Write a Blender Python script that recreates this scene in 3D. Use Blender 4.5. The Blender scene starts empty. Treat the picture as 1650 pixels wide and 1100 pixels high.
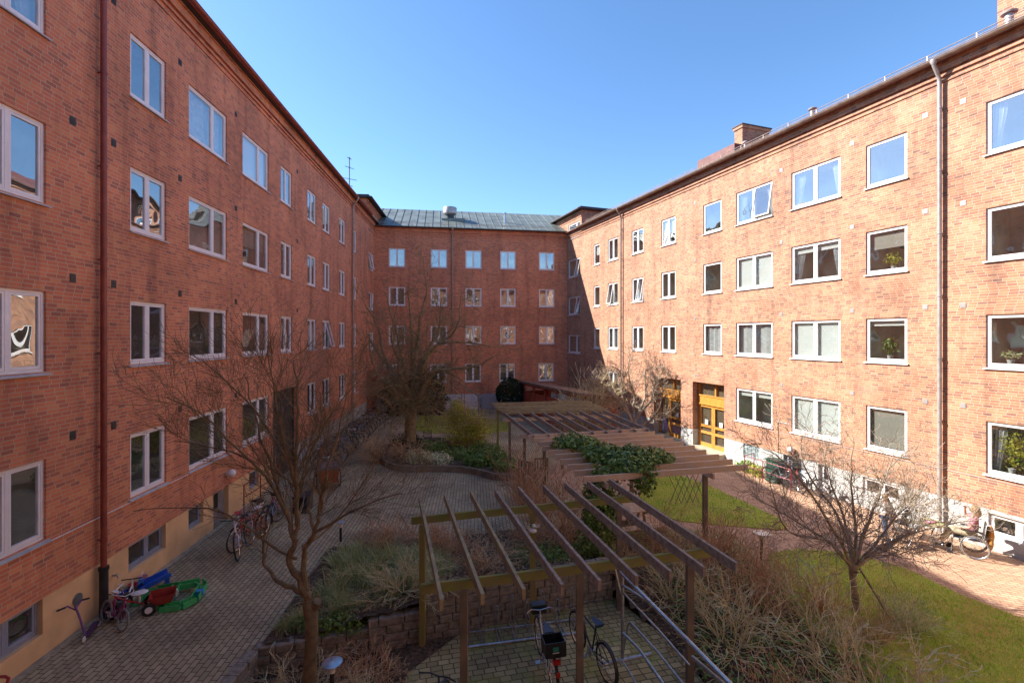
import bpy, math, random
from mathutils import Vector, Matrix, noise
from mathutils.geometry import tessellate_polygon
R = math.radians
scene = bpy.context.scene
COL = scene.collection
F = 770.0; CX = 825.0; HY = 541.0; CH = 5.8
random.seed(7)
rng = random.Random(11)
V = Vector

def P(px, py, Y):
    """courtyard position of something seen at (px, py) in the photo when it stands Y metres away"""
    return V(((px-CX)/F*Y, Y, CH-(py-HY)/F*Y))
def gz(x):
    return .1-.0145*(x+9)
def G(px, py, dz=0.0):
    """point on the gently tilted ground"""
    z = 0.0
    for _ in range(6):
        Y = F*(CH-z)/(py-HY); x = (px-CX)/F*Y; z = gz(x)+dz
    return V((x, Y, z))

# ------------------------------------------------------------ materials
def new_mat(name):
    m = bpy.data.materials.new(name); m.use_nodes = True
    nt = m.node_tree; b = nt.nodes['Principled BSDF']
    return m, nt, b
def nd(nt, t, **k):
    n = nt.nodes.new(t)
    for a, v in k.items():
        if a.startswith('i_'): n.inputs[a[2:].replace('_', ' ')].default_value = v
        else: setattr(n, a, v)
    return n
def ramp(nt, stops, fac):
    n = nt.nodes.new('ShaderNodeValToRGB'); e = n.color_ramp.elements
    while len(e) < len(stops): e.new(.5)
    for i, (p, c) in enumerate(stops): e[i].position = p; e[i].color = (*c, 1)
    nt.links.new(fac, n.inputs[0]); return n.outputs[0]
def mixc(nt, a, b, f, mode='MIX'):
    n = nt.nodes.new('ShaderNodeMix'); n.data_type = 'RGBA'; n.blend_type = mode
    for s, v in ((0, f), (6, a), (7, b)):
        if hasattr(v, 'is_linked') or hasattr(v, 'links'): nt.links.new(v, n.inputs[s])
        elif isinstance(v, tuple): n.inputs[s].default_value = (*v, 1)
        else: n.inputs[s].default_value = v
    return n.outputs[2]
def math_(nt, op, a, b=None):
    n = nt.nodes.new('ShaderNodeMath'); n.operation = op
    for s, v in ((0, a), (1, b)):
        if v is None: continue
        if hasattr(v, 'links'): nt.links.new(v, n.inputs[s])
        else: n.inputs[s].default_value = v
    return n.outputs[0]
def simple(name, col, rough=.6, metal=0, var=.25, scale=8, bump=0.0, col2=None, coord='Object', stretch=None):
    m, nt, b = new_mat(name)
    tc = nd(nt, 'ShaderNodeTexCoord'); src = tc.outputs[coord]
    if stretch:
        mp = nd(nt, 'ShaderNodeMapping'); mp.inputs['Scale'].default_value = stretch
        nt.links.new(src, mp.inputs[0]); src = mp.outputs[0]
    n = nd(nt, 'ShaderNodeTexNoise'); n.inputs['Scale'].default_value = scale; n.inputs['Detail'].default_value = 5
    nt.links.new(src, n.inputs['Vector'])
    c2 = col2 or tuple(min(1, c*(1-var)) for c in col)
    c1 = col if col2 else tuple(min(1, c*(1+var*.5)) for c in col)
    nt.links.new(ramp(nt, [(.32, c2), (.68, c1)], n.outputs[0]), b.inputs['Base Color'])
    b.inputs['Roughness'].default_value = rough; b.inputs['Metallic'].default_value = metal
    if bump:
        bp = nd(nt, 'ShaderNodeBump'); bp.inputs['Strength'].default_value = bump; bp.inputs['Distance'].default_value = .02
        nt.links.new(n.outputs[0], bp.inputs['Height']); nt.links.new(bp.outputs[0], b.inputs['Normal'])
    return m
def leafmat(name, cols, rough=.5, trans=.3, scale=3, spec=.5, wt=.4):
    m, nt, b = new_mat(name)
    geo = nd(nt, 'ShaderNodeNewGeometry')
    n = nd(nt, 'ShaderNodeTexNoise'); n.inputs['Scale'].default_value = scale
    tc = nd(nt, 'ShaderNodeTexCoord'); nt.links.new(tc.outputs['Object'], n.inputs['Vector'])
    v = math_(nt, 'ADD', math_(nt, 'MULTIPLY', geo.outputs['Random Per Island'], 1-wt), math_(nt, 'MULTIPLY', math_(nt, 'ADD', math_(nt, 'MULTIPLY', math_(nt, 'SUBTRACT', n.outputs[0], .5), 1.0+wt), .5), wt))
    n.inputs['Detail'].default_value = 6
    k = len(cols)
    c = ramp(nt, [(.15+.6*i/(k-1), cols[i]) for i in range(k)], v)
    nt.links.new(c, b.inputs['Base Color']); b.inputs['Roughness'].default_value = rough
    b.inputs['Specular IOR Level'].default_value = spec
    if trans:
        tr = nd(nt, 'ShaderNodeBsdfTranslucent'); nt.links.new(c, tr.inputs[0])
        mx = nd(nt, 'ShaderNodeMixShader'); mx.inputs[0].default_value = trans
        nt.links.new(b.outputs[0], mx.inputs[1]); nt.links.new(tr.outputs[0], mx.inputs[2])
        nt.links.new(mx.outputs[0], nt.nodes['Material Output'].inputs[0])
    return m
def brickmat(name, stops, mortar, bw=.215, rh=.077, ms=.0065, mode='wall', rot=0, rowshift=True, rough=.85, bump=.5, dirt=(.75, 1.12), offset=.0, patch=None):
    m, nt, b = new_mat(name)
    tc = nd(nt, 'ShaderNodeTexCoord')
    sp = nd(nt, 'ShaderNodeSeparateXYZ')
    if mode == 'wall':
        nt.links.new(tc.outputs['Object'], sp.inputs[0])
        u = math_(nt, 'ADD', sp.outputs[0], sp.outputs[1]); v = sp.outputs[2]
    else:
        mp = nd(nt, 'ShaderNodeMapping'); mp.inputs['Rotation'].default_value = (0, 0, rot)
        nt.links.new(tc.outputs['Object'], mp.inputs[0]); nt.links.new(mp.outputs[0], sp.inputs[0])
        u, v = sp.outputs[0], sp.outputs[1]
    v = math_(nt, 'ADD', v, 100*rh)
    if rowshift:
        row = math_(nt, 'FLOOR', math_(nt, 'DIVIDE', v, rh))
        wn = nd(nt, 'ShaderNodeTexWhiteNoise'); wn.noise_dimensions = '1D'; nt.links.new(row, wn.inputs['W'])
        u = math_(nt, 'ADD', u, math_(nt, 'MULTIPLY', wn.outputs['Value'], bw))
    cb = nd(nt, 'ShaderNodeCombineXYZ'); nt.links.new(u, cb.inputs[0]); nt.links.new(v, cb.inputs[1])
    br = nd(nt, 'ShaderNodeTexBrick'); nt.links.new(cb.outputs[0], br.inputs['Vector'])
    br.offset = offset; br.squash = 1
    for k, val in (('Color1', (0, 0, 0, 1)), ('Color2', (1, 1, 1, 1)), ('Mortar', (.5, .5, .5, 1)), ('Scale', 1), ('Mortar Size', ms), ('Mortar Smooth', .15), ('Brick Width', bw), ('Row Height', rh)):
        br.inputs[k].default_value = val
    n1 = nd(nt, 'ShaderNodeTexNoise'); n1.inputs['Scale'].default_value = 30; nt.links.new(tc.outputs['Object'], n1.inputs[0])
    fac = math_(nt, 'ADD', math_(nt, 'MULTIPLY', br.outputs['Color'], .85), math_(nt, 'MULTIPLY', math_(nt, 'SUBTRACT', n1.outputs[0], .4), .35))
    c = ramp(nt, stops, fac)
    c = mixc(nt, c, mortar, br.outputs['Fac'])
    n2 = nd(nt, 'ShaderNodeTexNoise'); n2.inputs['Scale'].default_value = .6; n2.inputs['Detail'].default_value = 6; nt.links.new(tc.outputs['Object'], n2.inputs[0])
    d = ramp(nt, [(.3, (dirt[0],)*3), (.7, (dirt[1],)*3)], n2.outputs[0])
    c = mixc(nt, c, d, 1.0, 'MULTIPLY')
    if mode == 'wall':
        mp2 = nd(nt, 'ShaderNodeMapping'); mp2.inputs['Scale'].default_value = (2.2, 2.2, .22); nt.links.new(tc.outputs['Object'], mp2.inputs[0])
        n4 = nd(nt, 'ShaderNodeTexNoise'); n4.inputs['Scale'].default_value = 1.0; n4.inputs['Detail'].default_value = 7; nt.links.new(mp2.outputs[0], n4.inputs[0])
        c = mixc(nt, c, ramp(nt, [(.30, (.68, .66, .67)), (.47, (.97, .97, .97)), (.6, (1, 1, 1)), (.76, (1.06, 1.09, 1.12))], n4.outputs[0]), 1.0, 'MULTIPLY')
    if patch:
        n3 = nd(nt, 'ShaderNodeTexNoise'); n3.inputs['Scale'].default_value = patch[1]; n3.inputs['Detail'].default_value = 8; nt.links.new(tc.outputs['Object'], n3.inputs[0])
        f = ramp(nt, [(patch[2], (0, 0, 0)), (patch[2]+.18, (patch[3],)*3)], n3.outputs[0])
        c = mixc(nt, c, patch[0], f)
    nt.links.new(c, b.inputs['Base Color']); b.inputs['Roughness'].default_value = rough
    h = math_(nt, 'ADD', math_(nt, 'MULTIPLY', math_(nt, 'SUBTRACT', 1.0, br.outputs['Fac']), .7), math_(nt, 'MULTIPLY', n1.outputs[0], .3))
    bp = nd(nt, 'ShaderNodeBump'); bp.inputs['Strength'].default_value = bump; bp.inputs['Distance'].default_value = .01
    nt.links.new(h, bp.inputs['Height']); nt.links.new(bp.outputs[0], b.inputs['Normal'])
    return m

BR = [(.0, (.32, .125, .09)), (.10, (.48, .155, .09)), (.4, (.64, .19, .098)), (.75, (.70, .225, .108)), (1., (.74, .31, .13))]  # brick colours raised to stand in for missing light on the shaded wings
M = {}
M['brick'] = brickmat('red_brick_shade_lift', BR, (.56, .40, .25), ms=.007, patch=((.60, .25, .13), 1.3, .52, .3))
M['brickr'] = brickmat('orange_red_brick_sunlit', [(.0, (.20, .10, .075)), (.14, (.33, .14, .08)), (.4, (.43, .18, .094)), (.7, (.48, .21, .107)), (1., (.49, .275, .155))], (.48, .37, .28), ms=.007, patch=((.58, .33, .21), 1.1, .52, .35))  # same brick for the sunlit wing, its colour toned down against the sun
M['soldier'] = brickmat('soldier_course_brick', BR, (.4, .33, .27), bw=.077, rh=.263, rowshift=False)
M['ochre'] = simple('ochre_render', (.80, .50, .25), .9, scale=1.5, var=.2, bump=.1)
M['plinth'] = simple('pale_grey_render', (.46, .45, .42), .9, scale=1.6, var=.22, bump=.15)
M['white'] = simple('white_paint', (.74, .72, .70), .35, scale=4, var=.07)
M['pink'] = simple('white_paint_rosy_bounce', (.84, .79, .78), .4, scale=4, var=.08)  # white frame paint with the rosy bounce light of the shade in its colour
M['greyframe'] = simple('blue_grey_paint', (.27, .29, .36), .5, scale=5, var=.15)
M['sillm'] = simple('sill_metal', (.50, .49, .50), .4, .0, scale=6, var=.2)
M['room'] = simple('room_walls', (.70, .68, .60), .9, scale=1, var=.4)
M['blind'] = simple('white_blind', (.82, .82, .80), .8, scale=2, var=.04)
M['beige'] = simple('beige_blind', (.42, .38, .33), .8, scale=2, var=.1)
M['curtain'] = simple('curtain_cloth', (.6, .6, .6), .9, scale=6, var=.2)
M['redpipe'] = simple('oxide_red_metal', (.27, .055, .035), .45, .0, scale=5, var=.25)
M['brownpipe'] = simple('brown_metal', (.36, .27, .22), .4, .3, scale=5, var=.25)
M['greypipe'] = simple('weathered_grey_pipe', (.42, .38, .36), .4, .3, scale=5, var=.2)
M['darkpipe'] = simple('cast_iron', (.035, .035, .037), .5, .2, scale=8, var=.3)
M['gutter'] = simple('dark_brown_gutter', (.10, .055, .045), .4, .3, scale=5, var=.3)
M['roofdark'] = simple('dark_roofing', (.06, .045, .045), .6, .1, scale=3, var=.4)
M['roofgreen'] = simple('verdigris_roof_metal', (.20, .22, .20), .5, .3, scale=1.2, var=.35)
M['roofred'] = simple('red_brown_roofing', (.17, .055, .045), .6, scale=3, var=.4)
M['galv'] = simple('galvanised_steel', (.42, .44, .47), .35, .8, scale=12, var=.3)
M['steel'] = simple('steel', (.55, .55, .56), .25, .9, scale=12, var=.15)
M['pine'] = simple('varnished_pine', (.55, .25, .05), .35, scale=6, var=.3, stretch=(6, 6, .6))
M['darkdoor'] = simple('dark_door_paint', (.05, .045, .045), .5, scale=5, var=.3)
M['woodgreen'] = simple('algae_covered_timber', (0.252, 0.253, 0.050), .9, scale=5, col2=(0.275, 0.203, 0.076), bump=.3)
M['woodgrey'] = simple('weathered_timber', (0.374, 0.284, 0.209), .85, scale=11, stretch=(1, 1, 1), col2=(0.188, 0.140, 0.102), bump=.4)
M['woodnew'] = simple('brown_treated_timber', (.55, .45, .35), .8, scale=9, col2=(0.608, 0.373, 0.207), bump=.3)
M['woodpost'] = simple('brown_post_timber', (.25, .185, .12), .85, scale=3, col2=(.15, .115, .078), bump=.3)
M['woodmoss'] = simple('mossy_rafter_timber', (0.367, 0.303, 0.145), .9, scale=5, col2=(0.238, 0.176, 0.113), bump=.4)
M['deck'] = simple('reddish_shed_paint', (.42, .075, .04), .7, scale=4, var=.3)
M['shedroof'] = simple('brown_shed_roof', (.24, .14, .10), .8, scale=3, var=.4)
M['stone'] = simple('tumbled_block', (.34, .29, .22), .95, scale=11, col2=(.17, .145, .11), bump=.8)
M['soil'] = simple('soil', (0.118, 0.078, 0.046), 1, scale=14, var=.7, bump=1)
M['litter'] = leafmat('leaf_litter', [(0.152, 0.089, 0.044), (0.278, 0.167, 0.078), (0.405, 0.245, 0.122), (0.216, 0.156, 0.062)], .9, 0)
M['base'] = simple('bare_ground', (0.135, 0.106, 0.067), 1, scale=3, var=.5, bump=.5)
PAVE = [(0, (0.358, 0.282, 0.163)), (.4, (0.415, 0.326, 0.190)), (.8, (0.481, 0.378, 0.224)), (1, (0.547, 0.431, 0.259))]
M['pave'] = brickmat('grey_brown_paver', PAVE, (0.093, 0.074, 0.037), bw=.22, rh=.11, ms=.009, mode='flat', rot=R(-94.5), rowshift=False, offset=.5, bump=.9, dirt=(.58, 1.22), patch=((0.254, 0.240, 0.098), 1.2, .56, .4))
M['pavered'] = brickmat('reddish_paver', [(0, (0.403, 0.230, 0.137)), (.5, (0.515, 0.305, 0.184)), (1, (0.582, 0.380, 0.242))], (0.190, 0.127, 0.089), bw=.22, rh=.11, ms=.008, mode='flat', rot=R(19.3), rowshift=False, offset=.5, bump=.6, dirt=(.75, 1.1))
M['pavepit'] = brickmat('mossy_sett', [(0, (0.288, 0.232, 0.104)), (.5, (0.405, 0.333, 0.153)), (1, (0.524, 0.425, 0.207))], (0.084, 0.077, 0.033), bw=.21, rh=.14, ms=.010, mode='flat', rot=R(-14), rowshift=True, offset=.5, bump=1, dirt=(.6, 1.2), patch=((0.203, 0.232, 0.044), 1.6, .53, .7))
M['lawn'] = simple('lawn_soil', (0.338, 0.382, 0.048), 1, scale=1.4, col2=(0.405, 0.272, 0.072), bump=.6)
M['grass'] = leafmat('grass_blade', [(.42, .40, .13), (.30, .46, .055), (.45, .62, .10), (.62, .70, .15)], .6, .35, .8, .2, .7)
M['farlawn'] = leafmat('mossy_grass', [(0.193, 0.258, 0.057), (0.281, 0.354, 0.068), (0.369, 0.386, 0.091)], .7, .2, 1.2, .2)
M['bark1'] = simple('reddish_bark', (0.261, 0.175, 0.088), .85, scale=9, col2=(0.138, 0.104, 0.052), bump=.5)
M['bark2'] = simple('grey_brown_bark', (0.317, 0.240, 0.114), .9, scale=7, col2=(0.179, 0.130, 0.062), bump=.6)
M['bark3'] = simple('pale_twig_bark', (.36, .28, .20), .85, scale=5, var=.45, bump=.3)
M['twig'] = leafmat('brown_twig', [(0.297, 0.190, 0.100), (0.459, 0.304, 0.161), (0.640, 0.452, 0.241), (0.486, 0.310, 0.171)], .85, 0, 2, .2)
M['twigpale'] = leafmat('straw_stem', [(0.486, 0.346, 0.171), (0.640, 0.512, 0.271), (0.640, 0.616, 0.382)], .85, 0, 2, .2)
M['twigred'] = leafmat('red_brown_twig', [(0.351, 0.179, 0.100), (0.513, 0.286, 0.155), (0.640, 0.428, 0.232)], .85, 0, 2, .2)
M['ivy'] = leafmat('ivy_leaf', [(0.041, 0.088, 0.017), (0.108, 0.188, 0.033), (0.270, 0.375, 0.076)], .4, .15, 4, .3)
M['green'] = leafmat('garden_leaf', [(0.084, 0.155, 0.028), (0.151, 0.263, 0.044), (0.254, 0.356, 0.071)], .5, .2, 4)
M['sedge'] = leafmat('sedge_blade', [(0.184, 0.235, 0.078), (0.299, 0.365, 0.122), (0.436, 0.459, 0.174), (0.544, 0.494, 0.219)], .5, .25, 3)
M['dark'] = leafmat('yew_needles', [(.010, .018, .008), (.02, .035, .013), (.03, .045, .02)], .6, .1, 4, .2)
M['forsy'] = leafmat('yellow_green_leaf', [(0.300, 0.310, 0.045), (0.504, 0.494, 0.063), (0.720, 0.667, 0.108)], .6, .35, 3)
M['palegreen'] = leafmat('silvery_leaf', [(0.338, 0.356, 0.193), (0.558, 0.573, 0.325), (0.800, 0.800, 0.505)], .6, .2, 5)
M['tyre'] = simple('black_rubber', (.018, .018, .019), .7, scale=20, var=.2)
M['black'] = simple('black_plastic', (.02, .02, .022), .4, scale=10, var=.2)
M['skin'] = simple('skin', (.55, .30, .20), .55, scale=6, var=.1)
M['globe'] = simple('opal_glass', (.78, .76, .72), .25, scale=3, var=.04)
M['concrete'] = simple('concrete', (0.405, 0.350, 0.247), .9, scale=6, var=.3, bump=.3)
def paint(c, rough=.35, metal=0):
    k = 'p_%.2f_%.2f_%.2f_%.2f' % (*c, rough)
    if k not in M: M[k] = simple('paint_'+str(len(M)), c, rough, metal, var=.15, scale=9)
    return M[k]
def glassmat():
    m, nt, b = new_mat('window_glass'); nt.nodes.remove(b)
    tr = nd(nt, 'ShaderNodeBsdfTransparent'); tr.inputs[0].default_value = (.84, .88, .86, 1)
    gl = nd(nt, 'ShaderNodeBsdfGlossy'); gl.inputs['Roughness'].default_value = .0; gl.inputs[0].default_value = (.92, .95, .97, 1)
    ge = nd(nt, 'ShaderNodeNewGeometry'); dt = nd(nt, 'ShaderNodeVectorMath'); dt.operation = 'DOT_PRODUCT'
    nt.links.new(ge.outputs['Normal'], dt.inputs[0]); nt.links.new(ge.outputs['Incoming'], dt.inputs[1])
    f5 = math_(nt, 'POWER', math_(nt, 'SUBTRACT', 1.0, math_(nt, 'ABSOLUTE', dt.outputs['Value'])), 4.0)
    f = math_(nt, 'MINIMUM', math_(nt, 'ADD', math_(nt, 'MULTIPLY', f5, .65), .38), 1.0)
    tc = nd(nt, 'ShaderNodeTexCoord'); oi = nd(nt, 'ShaderNodeObjectInfo')
    ad = nd(nt, 'ShaderNodeVectorMath'); ad.operation = 'ADD'; nt.links.new(tc.outputs['Object'], ad.inputs[0]); nt.links.new(oi.outputs['Random'], ad.inputs[1])
    n = nd(nt, 'ShaderNodeTexNoise'); n.noise_dimensions = '4D'; n.inputs['Scale'].default_value = .9; n.inputs['Detail'].default_value = 1
    nt.links.new(tc.outputs['Object'], n.inputs['Vector']); nt.links.new(math_(nt, 'MULTIPLY', oi.outputs['Random'], 50), n.inputs['W'])
    bp = nd(nt, 'ShaderNodeBump'); bp.inputs['Strength'].default_value = 1; bp.inputs['Distance'].default_value = .028
    nt.links.new(n.outputs[0], bp.inputs['Height']); nt.links.new(bp.outputs[0], gl.inputs['Normal'])
    mx = nd(nt, 'ShaderNodeMixShader'); nt.links.new(f, mx.inputs[0]); nt.links.new(tr.outputs[0], mx.inputs[1]); nt.links.new(gl.outputs[0], mx.inputs[2])
    nt.links.new(mx.outputs[0], nt.nodes['Material Output'].inputs[0])
    return m
M['glass'] = glassmat()
M['glassblock'] = simple('glass_block', (.30, .36, .36), .15, scale=9, var=.5)

# ------------------------------------------------------------ mesh builder
MW = {}
class MB:
    def __init__(s): s.v = []; s.f = []
    def quad(s, a, b, c, d):
        i = len(s.v); s.v += [V(a), V(b), V(c), V(d)]; s.f.append((i, i+1, i+2, i+3)); return s
    def tri(s, a, b, c):
        i = len(s.v); s.v += [V(a), V(b), V(c)]; s.f.append((i, i+1, i+2)); return s
    def box(s, x0, x1, y0, y1, z0, z1, mat=None):
        i = len(s.v)
        c = [V((x, y, z)) for z in (z0, z1) for y in (y0, y1) for x in (x0, x1)]
        if mat: c = [mat @ q for q in c]
        s.v += c
        s.f += [tuple(i+k for k in q) for q in ((0, 2, 3, 1), (4, 5, 7, 6), (0, 1, 5, 4), (2, 6, 7, 3), (0, 4, 6, 2), (1, 3, 7, 5))]
        return s
    def beam(s, p0, p1, w, h, up=(0, 0, 1)):
        p0, p1 = V(p0), V(p1); d = p1-p0; L = d.length; d = d.normalized(); u = V(up)
        x = d.cross(u)
        if x.length < 1e-4: x = V((1, 0, 0))
        x.normalize(); u = x.cross(d)
        m = Matrix(((x.x, d.x, u.x, p0.x), (x.y, d.y, u.y, p0.y), (x.z, d.z, u.z, p0.z), (0, 0, 0, 1)))
        return s.box(-w/2, w/2, 0, L, -h/2, h/2, m)
    def path(s, pts, rad, n=6, closed=False):
        pts = [V(p) for p in pts]; k = len(pts)
        if not isinstance(rad, (list, tuple)): rad = [rad]*k
        base = len(s.v); prev = None
        for j in range(k):
            if closed: d = pts[(j+1) % k]-pts[j-1]
            else: d = pts[min(j+1, k-1)]-pts[max(j-1, 0)]
            if d.length < 1e-9: d = V((0, 0, 1))
            d.normalize()
            if prev is None:
                a = d.cross(V((0, 0, 1)) if abs(d.z) < .95 else V((1, 0, 0)))
            else: a = prev - d*prev.dot(d)
            if a.length < 1e-6: a = d.orthogonal()
            a.normalize(); prev = a; b = d.cross(a)
            for t in range(n):
                an = 2*math.pi*t/n
                s.v.append(pts[j]+(a*math.cos(an)+b*math.sin(an))*rad[j])
        for j in range(k if closed else k-1):
            A = base+j*n; B = base+((j+1) % k)*n
            for t in range(n):
                s.f.append((A+t, A+(t+1) % n, B+(t+1) % n, B+t))
        if not closed:
            s.f.append(tuple(base+t for t in range(n-1, -1, -1))); s.f.append(tuple(base+(k-1)*n+t for t in range(n)))
        return s
    def lathe(s, c, prof, n=16, axis='z'):
        base = len(s.v); c = V(c)
        for r, z in prof:
            for t in range(n):
                a = 2*math.pi*t/n; q = (r*math.cos(a), r*math.sin(a), z)
                if axis == 'y': q = (q[0], q[2], q[1])
                if axis == 'x': q = (q[2], q[0], q[1])
                s.v.append(c+V(q))
        for j in range(len(prof)-1):
            for t in range(n):
                A = base+j*n; B = A+n
                s.f.append((A+t, A+(t+1) % n, B+(t+1) % n, B+t))
        s.f.append(tuple(base+t for t in range(n-1, -1, -1))); s.f.append(tuple(base+(len(prof)-1)*n+t for t in range(n)))
        return s
    def ball(s, c, r, n=12, sx=1, sy=1, sz=1):
        base = len(s.v); c = V(c); m = n//2
        for j in range(m+1):
            p = math.pi*(j/m-.5)*.98
            for t in range(n):
                a = 2*math.pi*t/n
                s.v.append(c+V((r*sx*math.cos(p)*math.cos(a), r*sy*math.cos(p)*math.sin(a), r*sz*math.sin(p))))
        for j in range(m):
            for t in range(n):
                A = base+j*n; s.f.append((A+t, A+(t+1) % n, A+n+(t+1) % n, A+n+t))
        s.f.append(tuple(base+t for t in range(n-1, -1, -1))); s.f.append(tuple(base+m*n+t for t in range(n)))
        return s
    def poly(s, pts, holes=(), z=None, thick=0):
        loops = [[V((p[0], p[1], 0)) for p in pts]]+[[V((p[0], p[1], 0)) for p in h] for h in holes]
        flat = [p for l in loops for p in l]; base = len(s.v)
        for p in flat: s.v.append(V((p.x, p.y, z(p.x, p.y) if callable(z) else z)))
        for t in tessellate_polygon(loops):
            a, b, c = (flat[i] for i in t)
            if (b-a).cross(c-a).z < 0: t = (t[0], t[2], t[1])
            s.f.append(tuple(base+i for i in t))
        if thick:
            for l in loops:
                k = len(l)
                for i in range(k):
                    a, b = l[i], l[(i+1) % k]; za = z(a.x, a.y) if callable(z) else z; zb = z(b.x, b.y) if callable(z) else z
                    s.quad((a.x, a.y, za-thick), (b.x, b.y, zb-thick), (b.x, b.y, zb), (a.x, a.y, za))
        return s
    def mesh(s, name, mat, smooth=False, inv=None):
        me = bpy.data.meshes.new(name)
        vs = [inv @ q for q in s.v] if inv else s.v
        me.from_pydata([tuple(q) for q in vs], [], s.f)
        if mat is not None: me.materials.append(mat)
        if smooth:
            me.polygons.foreach_set('use_smooth', [True]*len(me.polygons))
            try: me.set_sharp_from_angle(angle=R(40))
            except Exception: pass
        me.update(); return me
    def build(s, name, mat, parent=None, smooth=False, world=False):
        inv = MW[parent.name].inverted() if (world and parent) else None
        return link(name, s.mesh(name, mat, smooth, inv), parent)
def link(name, me, parent=None, loc=None, rot=None):
    o = bpy.data.objects.new(name, me); COL.objects.link(o)
    if parent: o.parent = parent
    if loc is not None: o.location = loc
    if rot is not None: o.rotation_euler = rot
    if parent: MW[o.name] = MW.get(parent.name, Matrix())
    else: MW[o.name] = Matrix()
    return o
def tag(o, label=None, cat=None, group=None, kind=None):
    if label: o['label'] = label
    if cat: o['category'] = cat
    if group: o['group'] = group
    if kind: o['kind'] = kind
    return o
def thing(name, label, cat, loc=(0, 0, 0), rz=0, group=None):
    o = bpy.data.objects.new(name, None); COL.objects.link(o); o.location = loc; o.rotation_euler = (0, 0, rz); o.empty_display_size = .2
    MW[o.name] = Matrix.Translation(V(loc)) @ Matrix.Rotation(rz, 4, 'Z')
    return tag(o, label, cat, group)
def dup(o, parent=None, **k):
    c = o.copy(); COL.objects.link(c)
    if parent: c.parent = parent
    for ch in [q for q in ALLCH.get(o.name, [])]: dup2(ch, c)
    return c
def kids(o): return [q for q in bpy.data.objects if q.parent == o]
def copytree(o, parent=None):
    ks = kids(o); c = o.copy(); COL.objects.link(c); c.parent = parent
    for k in ks: copytree(k, c)
    return c
def struct(o): o['kind'] = 'structure'; return o
SUN_E, SKY_E, EXPO, AIR, DUST, OZ = 5.0, .114, 1.38, 1.0, .4, 3.0
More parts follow.
